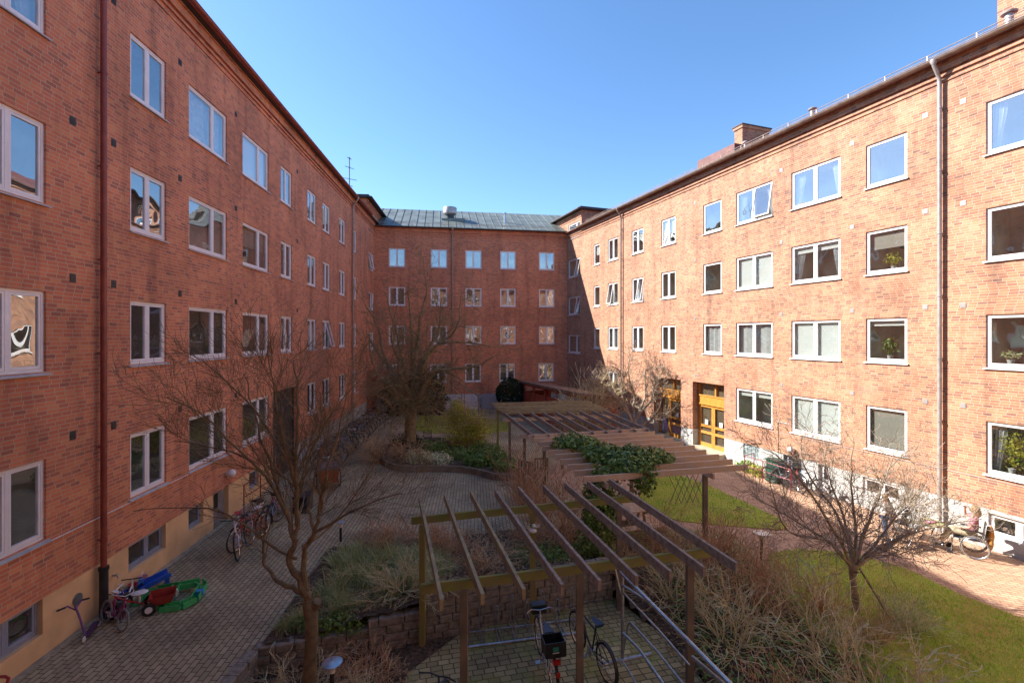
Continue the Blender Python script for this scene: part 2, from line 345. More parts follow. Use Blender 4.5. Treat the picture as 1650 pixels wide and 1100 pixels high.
# ------------------------------------------------------------ the three brick wings
FH = 3.0
class Wing:
    def __init__(s, name, label, O, d, L):
        s.O = V((O[0], O[1], 0)); s.d = V((d[0], d[1], 0)).normalized(); s.L = L
        s.root = thing(name, label, 'apartment building', s.O, math.atan2(s.d.y, s.d.x))
        s.holes = []
    def s_at(s, px):
        u = (px-CX)/F
        # O.x + t d.x = u (O.y + t d.y)
        return (u*s.O.y-s.O.x)/(s.d.x-u*s.d.y)
wmesh = {}
def wcache(key, fn):
    if key not in wmesh: wmesh[key] = fn()
    return wmesh[key]
def add_window(W, x0, x1, z0, z1, lights=(0, 1), fm='white', depth=.045, room='room', blind=None, curtain=False, opened=None, label=None, sill=True, cross=False):
    w, h = x1-x0, z1-z0
    W.holes.append((x0, x1, z0, z1))
    key = (round(w, 3), round(h, 3), tuple(lights), fm)
    fr = .055
    def frame():
        b = MB(); y0, y1 = 0, .09
        b.box(0, w, y0, y1, 0, fr); b.box(0, w, y0, y1, h-fr, h); b.box(0, fr, y0, y1, fr, h-fr); b.box(w-fr, w, y0, y1, fr, h-fr)
        for l in lights[1:-1]: b.box(l*w-.035, l*w+.035, y0+.002, y1, fr, h-fr)
        return b.mesh('window', M[fm])
    o = link('window', wcache(key, frame), W.root, (x0, depth, z0))
    if label: o['label'] = label
    for i in range(len(lights)-1):
        a = lights[i]*w+(fr if i == 0 else .035)+.004; c = lights[i+1]*w-(fr if i == len(lights)-2 else .035)-.004
        ww, hh = c-a, h-2*fr-.008
        def sash():
            b = MB(); t = .038
            b.box(0, ww, -.006, .05, 0, t+.015); b.box(0, ww, -.006, .05, hh-t, hh); b.box(0, t, -.006, .05, t+.015, hh-t); b.box(ww-t, ww, -.006, .05, t+.015, hh-t)
            return b.mesh('sash', M[fm])
        def pane():
            b = MB(); t = .036
            b.quad((t, .02, t), (ww-t, .02, t), (ww-t, .02, hh-t), (t, .02, hh-t)); return b.mesh('pane', M['glass'])
        k = (round(ww, 3), round(hh, 3))
        sa = link('sash', wcache(('s', fm)+k, sash), o, (a, .01, fr+.004))
        pa = link('pane', wcache(('p',)+k, pane), o, (a, .01, fr+.004))
        if opened is not None and opened[0] == i:
            ang = opened[1]
            for q in (sa, pa):
                if opened[2] == 't':   # hinged at the top, bottom swung out
                    q.rotation_euler = (-ang, 0, 0); q.location = (a, .01-math.sin(ang)*hh, fr+.004+(1-math.cos(ang))*hh)
                else:
                    q.rotation_euler = (0, 0, -ang if opened[2] == 'l' else ang)
                    if opened[2] == 'r': q.location = (c-math.cos(ang)*ww, .01-math.sin(ang)*ww, fr+.004)
    if sill:
        def sl():
            b = MB(); b.v = [V(q) for q in ((-.05, -.105, -.035), (w+.05, -.105, -.035), (w+.05, .02, .0), (-.05, .02, .0), (-.05, -.105, -.06), (w+.05, -.105, -.06), (w+.05, .02, -.03), (-.05, .02, -.03))]
            b.f = [(0, 1, 2, 3), (7, 6, 5, 4), (0, 4, 5, 1), (1, 5, 6, 2), (2, 6, 7, 3), (3, 7, 4, 0)]
            return b.mesh('sill', M['sillm' if fm != 'white' else 'white'])
        link('sill', wcache(('sill', round(w, 3), fm), sl), o, (0, 0, 0))
    def rm():
        b = MB(); D = 1.6; e = .02
        A, B, C, E = (-e, .1, -.25), (w+e, .1, -.25), (w+e, .1, h+.12), (-e, .1, h+.12)
        A2, B2, C2, E2 = (-e-.2, D, -.25), (w+e+.2, D, -.25), (w+e+.2, D, h+.12), (-e-.2, D, h+.12)
        b.quad(A2, B2, C2, E2).quad(A, B, B2, A2).quad(E, E2, C2, C).quad(A, A2, E2, E).quad(B, C, C2, B2)
        b.box(w*.15, w*.45, D-.3, D-.02, -.25, h*.6).box(w*.6, w*.9, D-.08, D-.01, h*.3, h*.75)
        return b.mesh('room', M['room'])
    link('room', wcache(('r', round(w, 3), round(h, 3)), rm), o, (0, 0, 0))
    if blind:
        m, frac = blind
        b = MB(); b.quad((.07, .125, h*(1-frac)), (w-.07, .125, h*(1-frac)), (w-.07, .125, h-.05), (.07, .125, h-.05))
        b.box(.07, w-.07, .118, .132, h*(1-frac)-.025, h*(1-frac))
        b.build('blind', M[m], o)
    if curtain:
        b = MB(); n = 14
        spans = {'l': [(.06, .32*w)], 'r': [(w*.7, w-.06)], 'b': [(.06, .26*w), (w*.76, w-.06)], 'n': [(.06, w-.06)]}[curtain]
        for a0, a1 in spans:
            pr = None
            for i in range(n+1):
                t = i/n; x = a0+(a1-a0)*t; y = .17+.03*math.sin(t*math.pi*7)
                if curtain in ('l', 'b') and a0 < w/2: xb = a0+(a1-a0)*t*.45
                elif curtain in ('r', 'b'): xb = a1-(a1-a0)*(1-t)*.45
                else: xb = x
                cur = (V((x, y, h-.05)), V((xb, y, .1)))
                if pr: b.quad(pr[1], cur[1], cur[0], pr[0])
                pr = cur
        b.build('curtain', M['curtain'], o)
    return o
def sheet(b, x0, x1, z0, z1, holes, y=0, rev=.14):
    xs = sorted({x0, x1} | {min(max(h[k], x0), x1) for h in holes for k in (0, 1)})
    zs = sorted({z0, z1} | {min(max(h[k], z0), z1) for h in holes for k in (2, 3)})
    for i in range(len(xs)-1):
        for j in range(len(zs)-1):
            cx, cz = (xs[i]+xs[i+1])/2, (zs[j]+zs[j+1])/2
            if any(h[0] < cx < h[1] and h[2] < cz < h[3] for h in holes): continue
            b.quad((xs[i], y, zs[j]), (xs[i+1], y, zs[j]), (xs[i+1], y, zs[j+1]), (xs[i], y, zs[j+1]))
    for h in holes:
        r = h[4] if len(h) > 4 else rev
        a, c, p, q = max(h[0], x0), min(h[1], x1), max(h[2], z0), min(h[3], z1)
        if a >= c or p >= q: continue
        b.quad((a, y, p), (a, y, q), (a, y+r, q), (a, y+r, p)); b.quad((c, y, q), (c, y, p), (c, y+r, p), (c, y+r, q))
        if h[3] <= z1: b.quad((a, y, q), (c, y, q), (c, y+r, q), (a, y+r, q))
        if h[2] >= z0: b.quad((a, y, p), (a, y+r, p), (c, y+r, p), (c, y, p))
def finish_wing(W, x0, x1, plinth, eave, bm, pm, roofm, gutm, plinth_split=None, back=11.0, rail=False, blocks=(), seams=False, gut=(None, None), rr=None):
    b = MB(); sheet(b, x0, x1, plinth, eave, W.holes); b.build('wall', M[bm], W.root)
    spl = [(x0, x1, pm)] if not plinth_split else [(x0, plinth_split, pm), (plinth_split, x1, 'plinth')]
    for a, c, m in spl:
        b = MB(); sheet(b, a, c, -.9, plinth, [h for h in W.holes if h[0] < c and h[1] > a and h[2] < plinth], y=.012, rev=.16)
        b.quad((a, .012, plinth), (c, .012, plinth), (c, 0, plinth), (a, 0, plinth)); b.build('plinth', M[m], W.root)
    b = MB(); b.quad((x1, back, -.9), (x0, back, -.9), (x0, back, eave), (x1, back, eave)); b.build('rear_wall', M[bm], W.root)
    b = MB()
    for k, (zz, t, pr) in enumerate(((eave-.62, .075, .035), (eave-.46, .075, .06), (eave-.31, .23, .09), (eave-.08, .078, .13))):
        b.box(x0, x1, -pr, .0-.002, zz, zz+t)
    b.build('cornice', M[bm], W.root)
    e = eave; ov = -.34; rz = e+2.85
    r0, r1 = rr or (x0, x1)
    prof = [(ov, e), (5.5, rz), (back+.3, e), (back+.3, e-.06), (ov, e-.04)]
    b = MB(); k = len(prof)
    b.v = [V((x, y, z)) for x in (r0, r1) for y, z in prof]
    b.f = [tuple(range(k)), tuple(range(2*k-1, k-1, -1))]+[(i, i+k, (i+1) % k+k, (i+1) % k) for i in range(k)]
    if seams:
        x = r0+.3; sl = (rz-e)/(5.5-ov)
        while x < r1:
            m = V((0, -sl, 1)).normalized()
            b.beam((x, ov+.02, e+.022), (x, 5.48, rz+.012), .03, .05); x += .62
    b.build('roof', M[roofm], W.root)
    b = MB(); g0, g1 = gut[0] if gut[0] is not None else x0, gut[1] if gut[1] is not None else x1
    n = 8; pr = []
    for i in range(n+1):
        a = math.pi+math.pi*i/n; pr.append((ov-.05+.075*math.cos(a), e+.02+.075*math.sin(a)))
    for i in range(n):
        (y0, z0_), (y1, z1_) = pr[i], pr[i+1]
        b.quad((g0, y0, z0_), (g0, y1, z1_), (g1, y1, z1_), (g1, y0, z0_))
    b.path([(g0, ov-.125, e+.02), (g1, ov-.125, e+.02)], .014, 6); b.box(g0, g1, ov-.02, ov+.015, e-.07, e+.035)
    b.build('gutter', M[gutm], W.root, smooth=True)
    if rail:
        b = MB(); yy = .15; zz = e+(yy-ov)*(rz-e)/(5.5-ov)
        x = g0+.5
        while x < g1:
            b.box(x-.012, x+.012, yy-.012, yy+.012, zz, zz+.24); b.box(x-.012, x+.012, yy, yy+.3, zz+.05, zz+.09); x += 1.25
        for q in (.14, .24): b.path([(g0+.3, yy, zz+q), (g1-.3, yy, zz+q)], .014, 6)
        b.build('snow_guard', M['brownpipe'], W.root)
def pipe(W, x, eave, zb, mat, boot=None):
    b = MB(); y = -.12
    b.path([(x, -.39, eave-.02), (x, -.38, eave-.16), (x, -.24, eave-.34), (x, y-.02, eave-.5), (x, y, eave-.7), (x, y, zb+(1.0 if boot else 0)), ], .055, 10)
    b.lathe((x, -.39, eave-.14), [(.055, 0), (.1, .1), (.1, .14)], 10)
    z = eave-1.4
    while z > zb+1.5:
        b.lathe((x, y, z), [(.064, -.03), (.066, 0), (.064, .03)], 10); b.box(x-.012, x+.012, y, 0, z-.012, z+.012); z -= 1.9
    o = b.build('downpipe', M[mat], W.root, smooth=True)
    if boot:
        b = MB(); b.path([(x, y, zb), (x, y, zb+1.02)], .078, 12); b.lathe((x, y, zb+.96), [(.09, 0), (.092, .03), (.09, .07)], 12)
        b.build('pipe_boot', M[boot], o, smooth=True)
    return o
def vents(W, xs, zs, mat='darkdoor', proud=False):
    for x in xs:
        for z in zs:
            b = MB()
            if proud: b.box(x-.07, x+.07, -.012, .01, z-.07, z+.07)
            else:
                b.box(x-.07, x+.07, -.004, .01, z-.085, z+.085)
            for k in range(3): b.box(x-.062, x+.062, -.018, -.013 if proud else -.005, z-.05+k*.04, z-.035+k*.04)
            b.build('vent', M[mat], W.root)

# ---- left wing
dL = V((-.0792, 1, 0)).normalized()
YL0 = -6.0
WL = Wing('brick_apartment_wing', 'shaded red brick apartment wing on the left with an ochre plinth and red drainpipe', (-7.665-.0792*YL0, YL0), dL, 43)
sL = WL.s_at
xc = sL(604.5)
rows = [12.59, 9.59, 6.59, 3.6]
cols = [(-133, 74.5, 'a'), (210, 268, 'e'), (304.5, 366, 'a'), (391, 433, 'a'), (452.5, 470.5, 'e'), (495.5, 509.5, 'e'), (520, 532, 'e'), (546.7, 556.3, 'e'), (568, 574.3, 'e')]
rl = random.Random(3)
for ci, (a, c, k) in enumerate(cols):
    for ri, zt in enumerate(rows):
        if ri == 3 and ci == 4: continue
        lt = ((0, .66, 1) if ci == 0 else (0, .62, 1)) if k == 'a' else (0, .5, 1)
        bl = cu = None; op = None
        if (ci, ri) in ((2, 1), (3, 0)): bl = ('beige' if ci == 2 else 'blind', .97 if ri else .9)
        elif (ci, ri) in ((3, 1),): bl = ('beige', .5)
        elif rl.random() < .35: cu = rl.choice('lrbn')
        if (ci, ri) in ((6, 2),): op = (1, R(14), 't')
        x0, x1 = sL(a), sL(c)
        add_window(WL, x0, x1, zt-1.43, zt, lt, 'pink', blind=bl, curtain=cu, opened=op)
for zt, h, op in ((14.83, 1.2, None), (11.96, 1.3, (0, R(13), 't')), (9.03, 1.3, None), (6.05, 1.3, None)):
    x0, x1 = sL(593.8)+.05, sL(603.2)-.25
    W_ = add_window(WL, x0, x1, zt-h, zt, (0, .62, 1), 'pink', opened=op)
    if zt > 14.5: WL.holes.pop()
for a, c, zb, zt in ((-60, 70, .5, 1.14), (208, 268, .53, 1.14), (304.5, 328.5, .53, 1.14), (402, 418, .5, 1.12)):
    add_window(WL, sL(a), sL(c), zb, zt-.003, (0, .55, 1) if c-a > 30 else (0, 1), 'greyframe', depth=.1, sill=False)
xd0, xd1 = sL(344.5), sL(369)
def door_hole(W, x0, x1, z0, z1, r): W.holes.append((x0, x1, z0, z1, r))
door_hole(WL, xd0, xd1, -.9, 1.16, .2)
b = MB(); b.box(xd0, xd1, .15, .2, -.1, 1.16)
for k in range(26): b.box(xd0+.08, xd1-.08, .125, .152, .12+k*.038, .14+k*.038)
o = b.build('basement_door', M['greypipe'], WL.root)
b = MB(); b.box(xd0+.1, xd0+.42, .10, .128, .62, 1.05); b.build('door_window', M['black'], o)
xr0, xr1 = sL(440), sL(481)
door_hole(WL, xr0, xr1, -.9, 3.65, .3)
b = MB(); b.box(xr0, xr1, .24, .3, -.5, 3.65)
o = b.build('entrance_door', M['darkdoor'], WL.root)
b = MB()
for q in (0, .48, .97): b.box(xr0+q*(xr1-xr0)-.0, xr0+q*(xr1-xr0)+.08, .18, .24, 0, 3.6)
for z in (.1, 1.0, 2.2, 3.5): b.box(xr0, xr1, .19, .239, z, z+.08)
b.build('door_frame', M['darkdoor'], o)
fb0 = sL(590.5)
EL = 14.45
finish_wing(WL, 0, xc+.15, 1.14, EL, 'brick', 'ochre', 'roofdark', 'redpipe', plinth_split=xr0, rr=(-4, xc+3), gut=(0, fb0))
def corner_block(W, x0, x1, eave, top, depth, bm, win=None):
    b = MB(); holes = [win] if win else []
    sheet(b, x0, x1, eave-.0, top, holes)
    b.quad((x0, depth, eave-.6), (x0, 0, eave-.6), (x0, 0, top), (x0, depth, top)); b.quad((x1, 0, eave-.6), (x1, depth, eave-.6), (x1, depth, top), (x1, 0, top))
    for pr, zz in ((.04, top-.5), (.07, top-.34), (.1, top-.18)): b.box(x0-.0, x1, -pr, -.002, zz, zz+.08)
    o = b.build('stair_tower', M[bm], W.root)
    b = MB(); b.box(x0-.28, x1+.3, -.34, depth+1.5, top+.002, top+.10); b.box(x0-.2, x1+.2, -.2, depth+1.5, top+.10, top+.22); b.path([(x0-.3, -.4, top+.02), (x1+.3, -.4, top+.02)], .06, 8)
    b.build('tower_roof', M['roofdark'], o)
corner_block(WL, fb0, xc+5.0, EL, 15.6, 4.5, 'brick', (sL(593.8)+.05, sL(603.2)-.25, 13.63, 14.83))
pipe(WL, sL(157), EL, .08, 'redpipe', 'darkpipe')
pipe(WL, sL(566), EL, .05, 'brownpipe')
vents(WL, [sL(p) for p in (117, 183, 290, 380, 479)], (12.92, 9.9, 6.9, 3.9), 'darkdoor')
b = MB(); b.path([(0, -.012, 2.1), (sL(440), -.012, 2.1)], .009, 4); b.build('cable', M['pink'], WL.root)
o = thing('wall_lamp', 'white globe lamp on the left brick wall above the louvred basement door', 'lamp', WL.O+WL.d*sL(365)+V((0, 0, 1.55)), math.atan2(dL.y, dL.x))
MB().ball((0, -.16, 0), .12, 16).build('globe', M['globe'], o, smooth=True); MB().box(-.05, .05, -.06, -.002, -.05, .05).build('bracket', M['white'], o)
# metal disc hatch and tap on the plinth
b = MB(); b.lathe((sL(125), .0, .72), [(.11, -.012), (.11, .01)], 16, 'y'); b.build('hatch', M['galv'], WL.root)
b = MB(); xx = sL(182); b.path([(xx, .01, .72), (xx, -.09, .72), (xx, -.11, .66)], .018, 8); b.box(xx-.05, xx+.05, -.075, -.06, .735, .75); b.build('tap', M['galv'], WL.root)

# ---- far wing
A = V((-10.57, 36.8, 0)); B = V((4.51, 39.1, 0)); dF = (B-A).normalized()
O_ = A-dF*1.0
WF = Wing('brick_apartment_wing', 'shaded red brick apartment wing across the far end with a grey green metal roof', O_, dF, 17)
sF = WF.s_at
EF = 14.2
fx = [(626.5, 653), (694, 720.5), (750, 776), (806, 831), (868.5, 893.3)]
gx = [(618.5, 645.6), (667, 681), (693, 719.6), (749.5, 775), (804.6, 829.8), (867.7, 892)]
for ri, zt in enumerate(rows):
    for ci, (a, c) in enumerate(fx if ri < 3 else gx):
        cu = {(0, 4): 'b', (0, 3): 'l', (1, 4): 'r', (2, 3): 'b'}.get((ri, ci)); bl = None
        if ri == 3 and ci in (0,): bl = ('beige', .95)
        if (ri, ci) == (3, 2): bl = ('beige', .6)
        add_window(WF, sF(a), sF(c), zt-1.44, zt, (0, .5, 1) if c-a > 20 else (0, 1), 'pink', blind=bl, curtain=cu)
finish_wing(WF, 0.8, sF(917)+.1, 1.08, EF, 'brick', 'plinth', 'roofgreen', 'gutter', rail=True, seams=True, rr=(-3, 18.5))
pipe(WF, sF(729), EF, 0, 'brownpipe')
zf = 16.1
fan = thing('roof_ventilator', 'round grey metal ventilator on the far metal roof', 'roof ventilator', WF.O+WF.d*sF(716)+V((-dF.y, dF.x, 0))*2.6+V((.5, 0, 15.55)))
MB().lathe((0, 0, 0), [(.36, -.2), (.36, .42)], 20).build('base', M['darkpipe'], fan, smooth=True)
MB().lathe((0, 0, 0), [(.40, .4), (.55, .48), (.58, .95), (.55, 1.0)], 24).build('cowl', M['greypipe'], fan, smooth=True)
MB().box(-.6, 1.3, -.6, .6, -.35, -.02).build('curb', M['roofgreen'], fan)
b = MB(); b.lathe((0, 0, 0), [(.09, 0), (.09, .8)], 10); b.lathe((0, 0, .8), [(.13, 0), (.13, .08)], 10)
o = b.build('vent_pipe', M['galv'], smooth=True); o.location = WF.O+WF.d*sF(819)+V((-dF.y, dF.x, 0))*2+V((0, 0, 15.3)); tag(o, 'short grey vent pipe on the far metal roof', 'vent pipe')

# ---- right wing (local x runs toward the camera)
dR = V((.3506, -1, 0)).normalized()
C0 = V((18.215-.3506*40.3, 40.3, 0))
WR = Wing('brick_apartment_wing', 'sunlit orange red brick apartment wing on the right with pine entrance doors', C0, dR, 48)
sR = WR.s_at
ER = 14.12
rr_ = [12.42, 9.41, 6.40, 3.39]
H = 1.48
spec = {
 (956.7, 966.3): dict(l=(0, 1)), (979.6, 995.8): dict(l=(0, .5, 1)), (1018, 1036.6): dict(l=(0, .5, 1)), (1065.5, 1088.4): dict(l=(0, .5, 1)),
 (1133, 1162.5): dict(l=(0, 1)), (1185.8, 1244.5): dict(l=(0, .5, 1)), (1275, 1354): dict(l=(0, .5, 1)), (1395.2, 1461.6): dict(l=(0, 1)), (1588.5, 1690): dict(l=(0, 1))}
extra = {  # (col, row) -> options
 (5, 0): dict(opened=(1, R(9), 't'), curtain='b'), (6, 0): dict(curtain='b'), (8, 0): dict(curtain='l'), (3, 0): dict(blind=('blind', .55)),
 (5, 1): dict(blind=('blind', .97)), (6, 1): dict(curtain='b', blind=('blind', .2)), (7, 1): dict(blind=('beige', .42)), (8, 1): dict(curtain='r'),
 (6, 2): dict(blind=('blind', .95)), (7, 2): dict(blind=('blind', .16)), (8, 2): dict(curtain='r'), (5, 2): dict(curtain='n'), (4, 2): dict(curtain='n'),
 (5, 3): dict(blind=('blind', .2)), (6, 3): dict(blind=('blind', .96)), (7, 3): dict(blind=('beige', .9)), (8, 3): dict(curtain='l'),
 (0, 0): dict(blind=('blind', .5)), (1, 1): dict(opened=(0, R(10), 't')), (2, 1): dict(opened=(1, R(10), 't'), curtain='n'), (2, 2): dict(curtain='b'), (3, 2): dict(curtain='r'), (1, 2): dict(curtain='n'), (2, 0): dict(curtain='r')}
for ci, ((a, c), q) in enumerate(spec.items()):
    for ri, zt in enumerate(rr_):
        if ri == 3 and ci in (0, 2, 3, 4): continue
        add_window(WR, sR(a), sR(c), zt-H, zt, q['l'], 'white', **extra.get((ci, ri), {}))
    if ci == 8:
        for k in (1, 2):
            for ri, zt in enumerate(rr_):
                add_window(WR, sR(c)+1.2+3.2*(k-1), sR(c)+3.2+3.2*(k-1), zt-H, zt, (0, .5, 1), 'white', curtain='b' if k+ri == 3 else None)
for zt, h, op in ((14.75, 1.15, None), (11.9, 1.42, (1, R(12), 't')), (8.9, 1.42, (1, R(12), 't')), (5.87, 1.42, None)):
    add_window(WR, sR(915)+.1, sR(934.8), zt-h, zt, (0, .68, 1), 'white', opened=op)
    if zt > 14: WR.holes.pop()
# door recesses
def pine_door(x0, x1, double):
    door_hole(WR, x0, x1, -.9, 3.42, .45)
    w = x1-x0; y = .36
    b = MB(); b.box(x0, x1, .44, .46, -.5, 3.42)
    b.build('door_backing', M['woodpost'], WR.root)
    b = MB()
    xs0 = x0+.02
    b.box(xs0, xs0+.1, y-.03, y+.06, 0, 3.42); b.box(x1-.1, x1, y-.03, y+.06, 0, 3.42)
    b.box(xs0+.1, x1-.1, y-.04, y+.06, 3.34, 3.42)
    b.box(xs0+.1, x1-.1, y-.06, y+.05, 2.32, 2.72)                       # boarded band
    b.box(xs0+.06, x1-.06, y-.09, y-.055, 2.70, 2.77); b.box(xs0+.06, x1-.06, y-.09, y-.055, 2.27, 2.33)
    b.box(x0+w*.56, x0+w*.56+.09, y-.04, y+.05, 2.77, 3.34)
    fr = b.build('door_frame', M['pine'], WR.root)
    b = MB(); b.quad((xs0+.1, y+.03, 2.77), (x1-.1, y+.03, 2.77), (x1-.1, y+.03, 3.34), (xs0+.1, y+.03, 3.34)); b.build('transom_pane', M['glass'], fr)
    spans = [(xs0+.1, x0+w*.5), (x0+w*.5+.01, x1-.1)] if double else [(x0+w*.42, x1-.1)]
    for a, c in spans:
        b = MB(); t = .11
        b.box(a, a+t, y-.02, y+.03, .12, 2.27); b.box(c-t, c, y-.02, y+.03, .12, 2.27)
        for z, hh in ((.12, .2), (.78, .13), (1.12, .12), (2.14, .13)): b.box(a+t, c-t, y-.018, y+.028, z, z+hh)
        lf = b.build('door_leaf', M['pine'], WR.root)
        b = MB(); b.quad((a+t, y+.01, .3), (c-t, y+.01, .3), (c-t, y+.01, 2.14), (a+t, y+.01, 2.14)); b.build('pane', M['glass'], lf)
        b = MB(); b.path([(c-.05, y-.02, .95), (c-.05, y-.08, .95), (c-.05, y-.08, 1.25), (c-.05, y-.02, 1.25)], .012, 6); b.build('handle', M['steel'], lf)
        b = MB(); b.box((a+c)/2-.1, (a+c)/2+.1, y-.002, y+.004, 1.27, 1.5); b.build('notice', M['blind'], lf)
    if not double:
        b = MB(); b.box(x0+w*.42-.07, x0+w*.42-.005, y-.03, y+.05, .1, 2.27); b.build('side_post', M['pine'], fr)
        b = MB(); b.quad((xs0+.1, y+.03, .12), (x0+w*.42-.07, y+.03, .12), (x0+w*.42-.07, y+.03, 2.27), (xs0+.1, y+.03, 2.27)); b.build('side_pane', M['glass'], fr)
        b = MB(); b.box(xs0+.12, x1-.2, y+.045, y+.055, .3, 1.05); b.build('blue_panel', paint((.07, .06, .2)), fr)
    b = MB(); b.box(x0-.05, x1+.05, -.45, .44, -.5, .12); b.build('doorstep', M['concrete'], WR.root)
    b = MB(); b.quad((x0-.15, -.004, 3.425), (x1+.15, -.004, 3.425), (x1+.15, -.004, 3.69), (x0-.15, -.004, 3.69)); b.build('soldier_course', M['brickr'], WR.root)
pine_door(sR(1053.5), sR(1097), False); pine_door(sR(1116), sR(1166.8), True)
# basement openings
x0, x1 = sR(1197.5), sR(1222.5)
door_hole(WR, x0, x1, .26, .90, .12)
b = MB(); n, m = 4, 3
for i in range(n):
    for j in range(m):
        cw = (x1-x0)/n; ch = .64/m; b.box(x0+i*cw+.012, x0+(i+1)*cw-.012, .05, .12, .26+j*ch+.012, .26+(j+1)*ch-.012)
o = b.build('glass_block_window', M['glassblock'], WR.root); MB().box(x0, x1, .08, .11, .26, .9).build('grout', M['plinth'], o)
add_window(WR, sR(1389.5), sR(1450.5), .27, .866, (0, .5, 1), 'white', depth=.08, sill=False)
add_window(WR, sR(1592), sR(1650)+.5, .2, .80, (0, .5, 1), 'white', depth=.08, sill=False)
for a, c, mt in ((1262, 1292, 'greyframe'), (1318, 1336, 'white')):
    x0, x1 = sR(a), sR(c); door_hole(WR, x0, x1, -.9, .9, .2)
    b = MB(); b.box(x0, x1, .14, .2, -.5, .9); o = b.build('basement_door', M[mt], WR.root)
    MB().box(x0+.15, x1-.15, .12, .142, .35, .8).build('door_window', M['black'], o)
fbR = sR(937)
finish_wing(WR, sR(917)-.3, 48, .92, ER, 'brickr', 'plinth', 'roofred', 'brownpipe', rail=True, gut=(fbR, 48), rr=(1.0, 50))
corner_block(WR, sR(937)-5.2, sR(937), ER, 15.5, 4.0, 'brickr', (sR(915)+.1, sR(934.8), 13.6, 14.75))
pipe(WR, sR(1518), ER, -.15, 'greypipe'); pipe(WR, sR(1003), ER, 0, 'brownpipe')
vents(WR, [sR(p) for p in (1120, 1259, 1373, 1491, 1552)], (12.7, 9.7, 6.7, 3.75), 'greypipe', True)
b = MB(); b.path([(sR(1240), -.012, 1.75), (47, -.012, 1.75)], .008, 4); b.path([(sR(1254), -.02, 2.2), (sR(1254), -.02, .1)], .012, 5); b.path([(sR(1254), -.02, 2.2), (sR(1273), -.02, 2.2)], .012, 5); b.build('cable', M['greypipe'], WR.root)
MB().box(sR(1107)-.008, sR(1107)+.008, -.003, .0, .95, ER-.65).build('expansion_joint', M['brownpipe'], WR.root)
def wpt(W, x, y, z): return W.O+W.d*x+V((-W.d.y, W.d.x, 0))*y+V((0, 0, z))
o = thing('wall_lamp', 'white globe lamp on the sunlit right brick wall above the basement door', 'lamp', wpt(WR, sR(1279), 0, 1.2), math.atan2(dR.y, dR.x))
MB().ball((0, -.17, 0), .13, 16).build('globe', M['globe'], o, smooth=True); MB().box(-.05, .05, -.06, -.002, -.05, .05).build('bracket', M['white'], o)
# chimneys and flues on the right roof
def chimney(x, w, y, d, zt, label):
    t = thing('chimney', label, 'chimney', wpt(WR, x, y, 14), math.atan2(dR.y, dR.x))
    MB().box(0, w, 0, d, 0, zt-14).build('stack', M['brickr'], t); MB().box(-.06, w+.06, -.06, d+.06, zt-14, zt-13.85).build('cap', M['brickr'], t)
    MB().box(-.1, w+.1, -.1, d+.1, zt-13.85, zt-13.8).build('flashing', M['roofdark'], t)
xx = (40.3-24.7)/abs(dR.y)
chimney(xx-.55, .55, 3.0, 1.9, 17.0, 'square brick chimney further along the right roof ridge')
chimney((40.3-14.0)/abs(dR.y), 1.6, 1.5, .8, 18.2, 'large brick chimney on the right roof nearest the camera')
for px, sc, y, zb, lb in ((1262, 1.0, 1.2, 14.7, 'thin flue pipe with a flat cap beside the square chimney'), (1576, 1.15, .9, 14.5, 'flue pipe with a flat cap beside the large near chimney'), (1170, .8, .9, 14.6, 'smallest flue pipe on the right roof beyond the square chimney')):
    b = MB(); b.lathe((0, 0, 0), [(.09*sc, -.3), (.09*sc, .5*sc)], 12); b.lathe((0, 0, .5*sc), [(.16*sc, 0), (.17*sc, .04), (.1, .09)], 12)
    o = b.build('flue_pipe', M['greypipe'], smooth=True); o.location = wpt(WR, sR(px)+y*.3, y, zb); tag(o, lb, 'flue pipe', 'flue pipes on the right roof')
# flat dark roof hatch on right roof
o = thing('roof_hatch', 'dark low roof hatch with a small window on the far part of the right roof', 'roof hatch', wpt(WR, sR(1102), .9, 14.65), math.atan2(dR.y, dR.x))
MB().box(0, 2.6, 0, 1.6, -.3, .62).build('hatch_body', M['roofred'], o); MB().box(-.05, .0, .2, 1.2, .1, .5).build('hatch_window', M['black'], o)
# antenna above the left wing
p = P(563, 305, 31.5)
o = thing('roof_antenna', 'tall thin television antenna with crossbars above the left roof', 'antenna', (p.x, p.y, 14.3))
b = MB(); top = P(562, 253, 31.5).z-14.3
b.path([(0, 0, 0), (0, 0, top)], .03, 6); b.build('mast', M['darkpipe'], o)
for k, (z, l, an) in enumerate(((top-.1, .25, .3), (top-.7, .55, .3), (top-1.45, 1.1, -.25), (top-1.9, .5, -.3), (top-2.3, .7, .1))):
    b = MB(); dx, dy = math.cos(an)*l/2, math.sin(an)*l/2; b.path([(-dx, -dy, z+l*.12), (dx, dy, z-l*.12)], .014, 5)
    for q in range(-2, 3): b.path([(dx*q*.4, dy*q*.4-.2, z-l*.05*q), (dx*q*.4, dy*q*.4+.2, z-l*.05*q)], .007, 4)
    b.build('crossbar', M['darkpipe'], o)
# near wing behind the camera (closes the courtyard, seen in the window reflections)
WN = Wing('brick_apartment_wing', 'brick apartment wing closing the near end of the courtyard', (20.5, -1.2), (-1, -.05), 29)
for i in range(8):
    for zt in rows:
        if abs(13.7-1.2-3.3*i-2.2) < -1: continue
        add_window(WN, 1.2+3.3*i, 3.0+3.3*i, zt-1.45, zt, (0, .5, 1), 'white', blind=('blind', .6) if (i+int(zt)) % 3 == 0 else None)
finish_wing(WN, 0, 29.5, 1.1, 14.2, 'brickr', 'plinth', 'roofdark', 'redpipe')
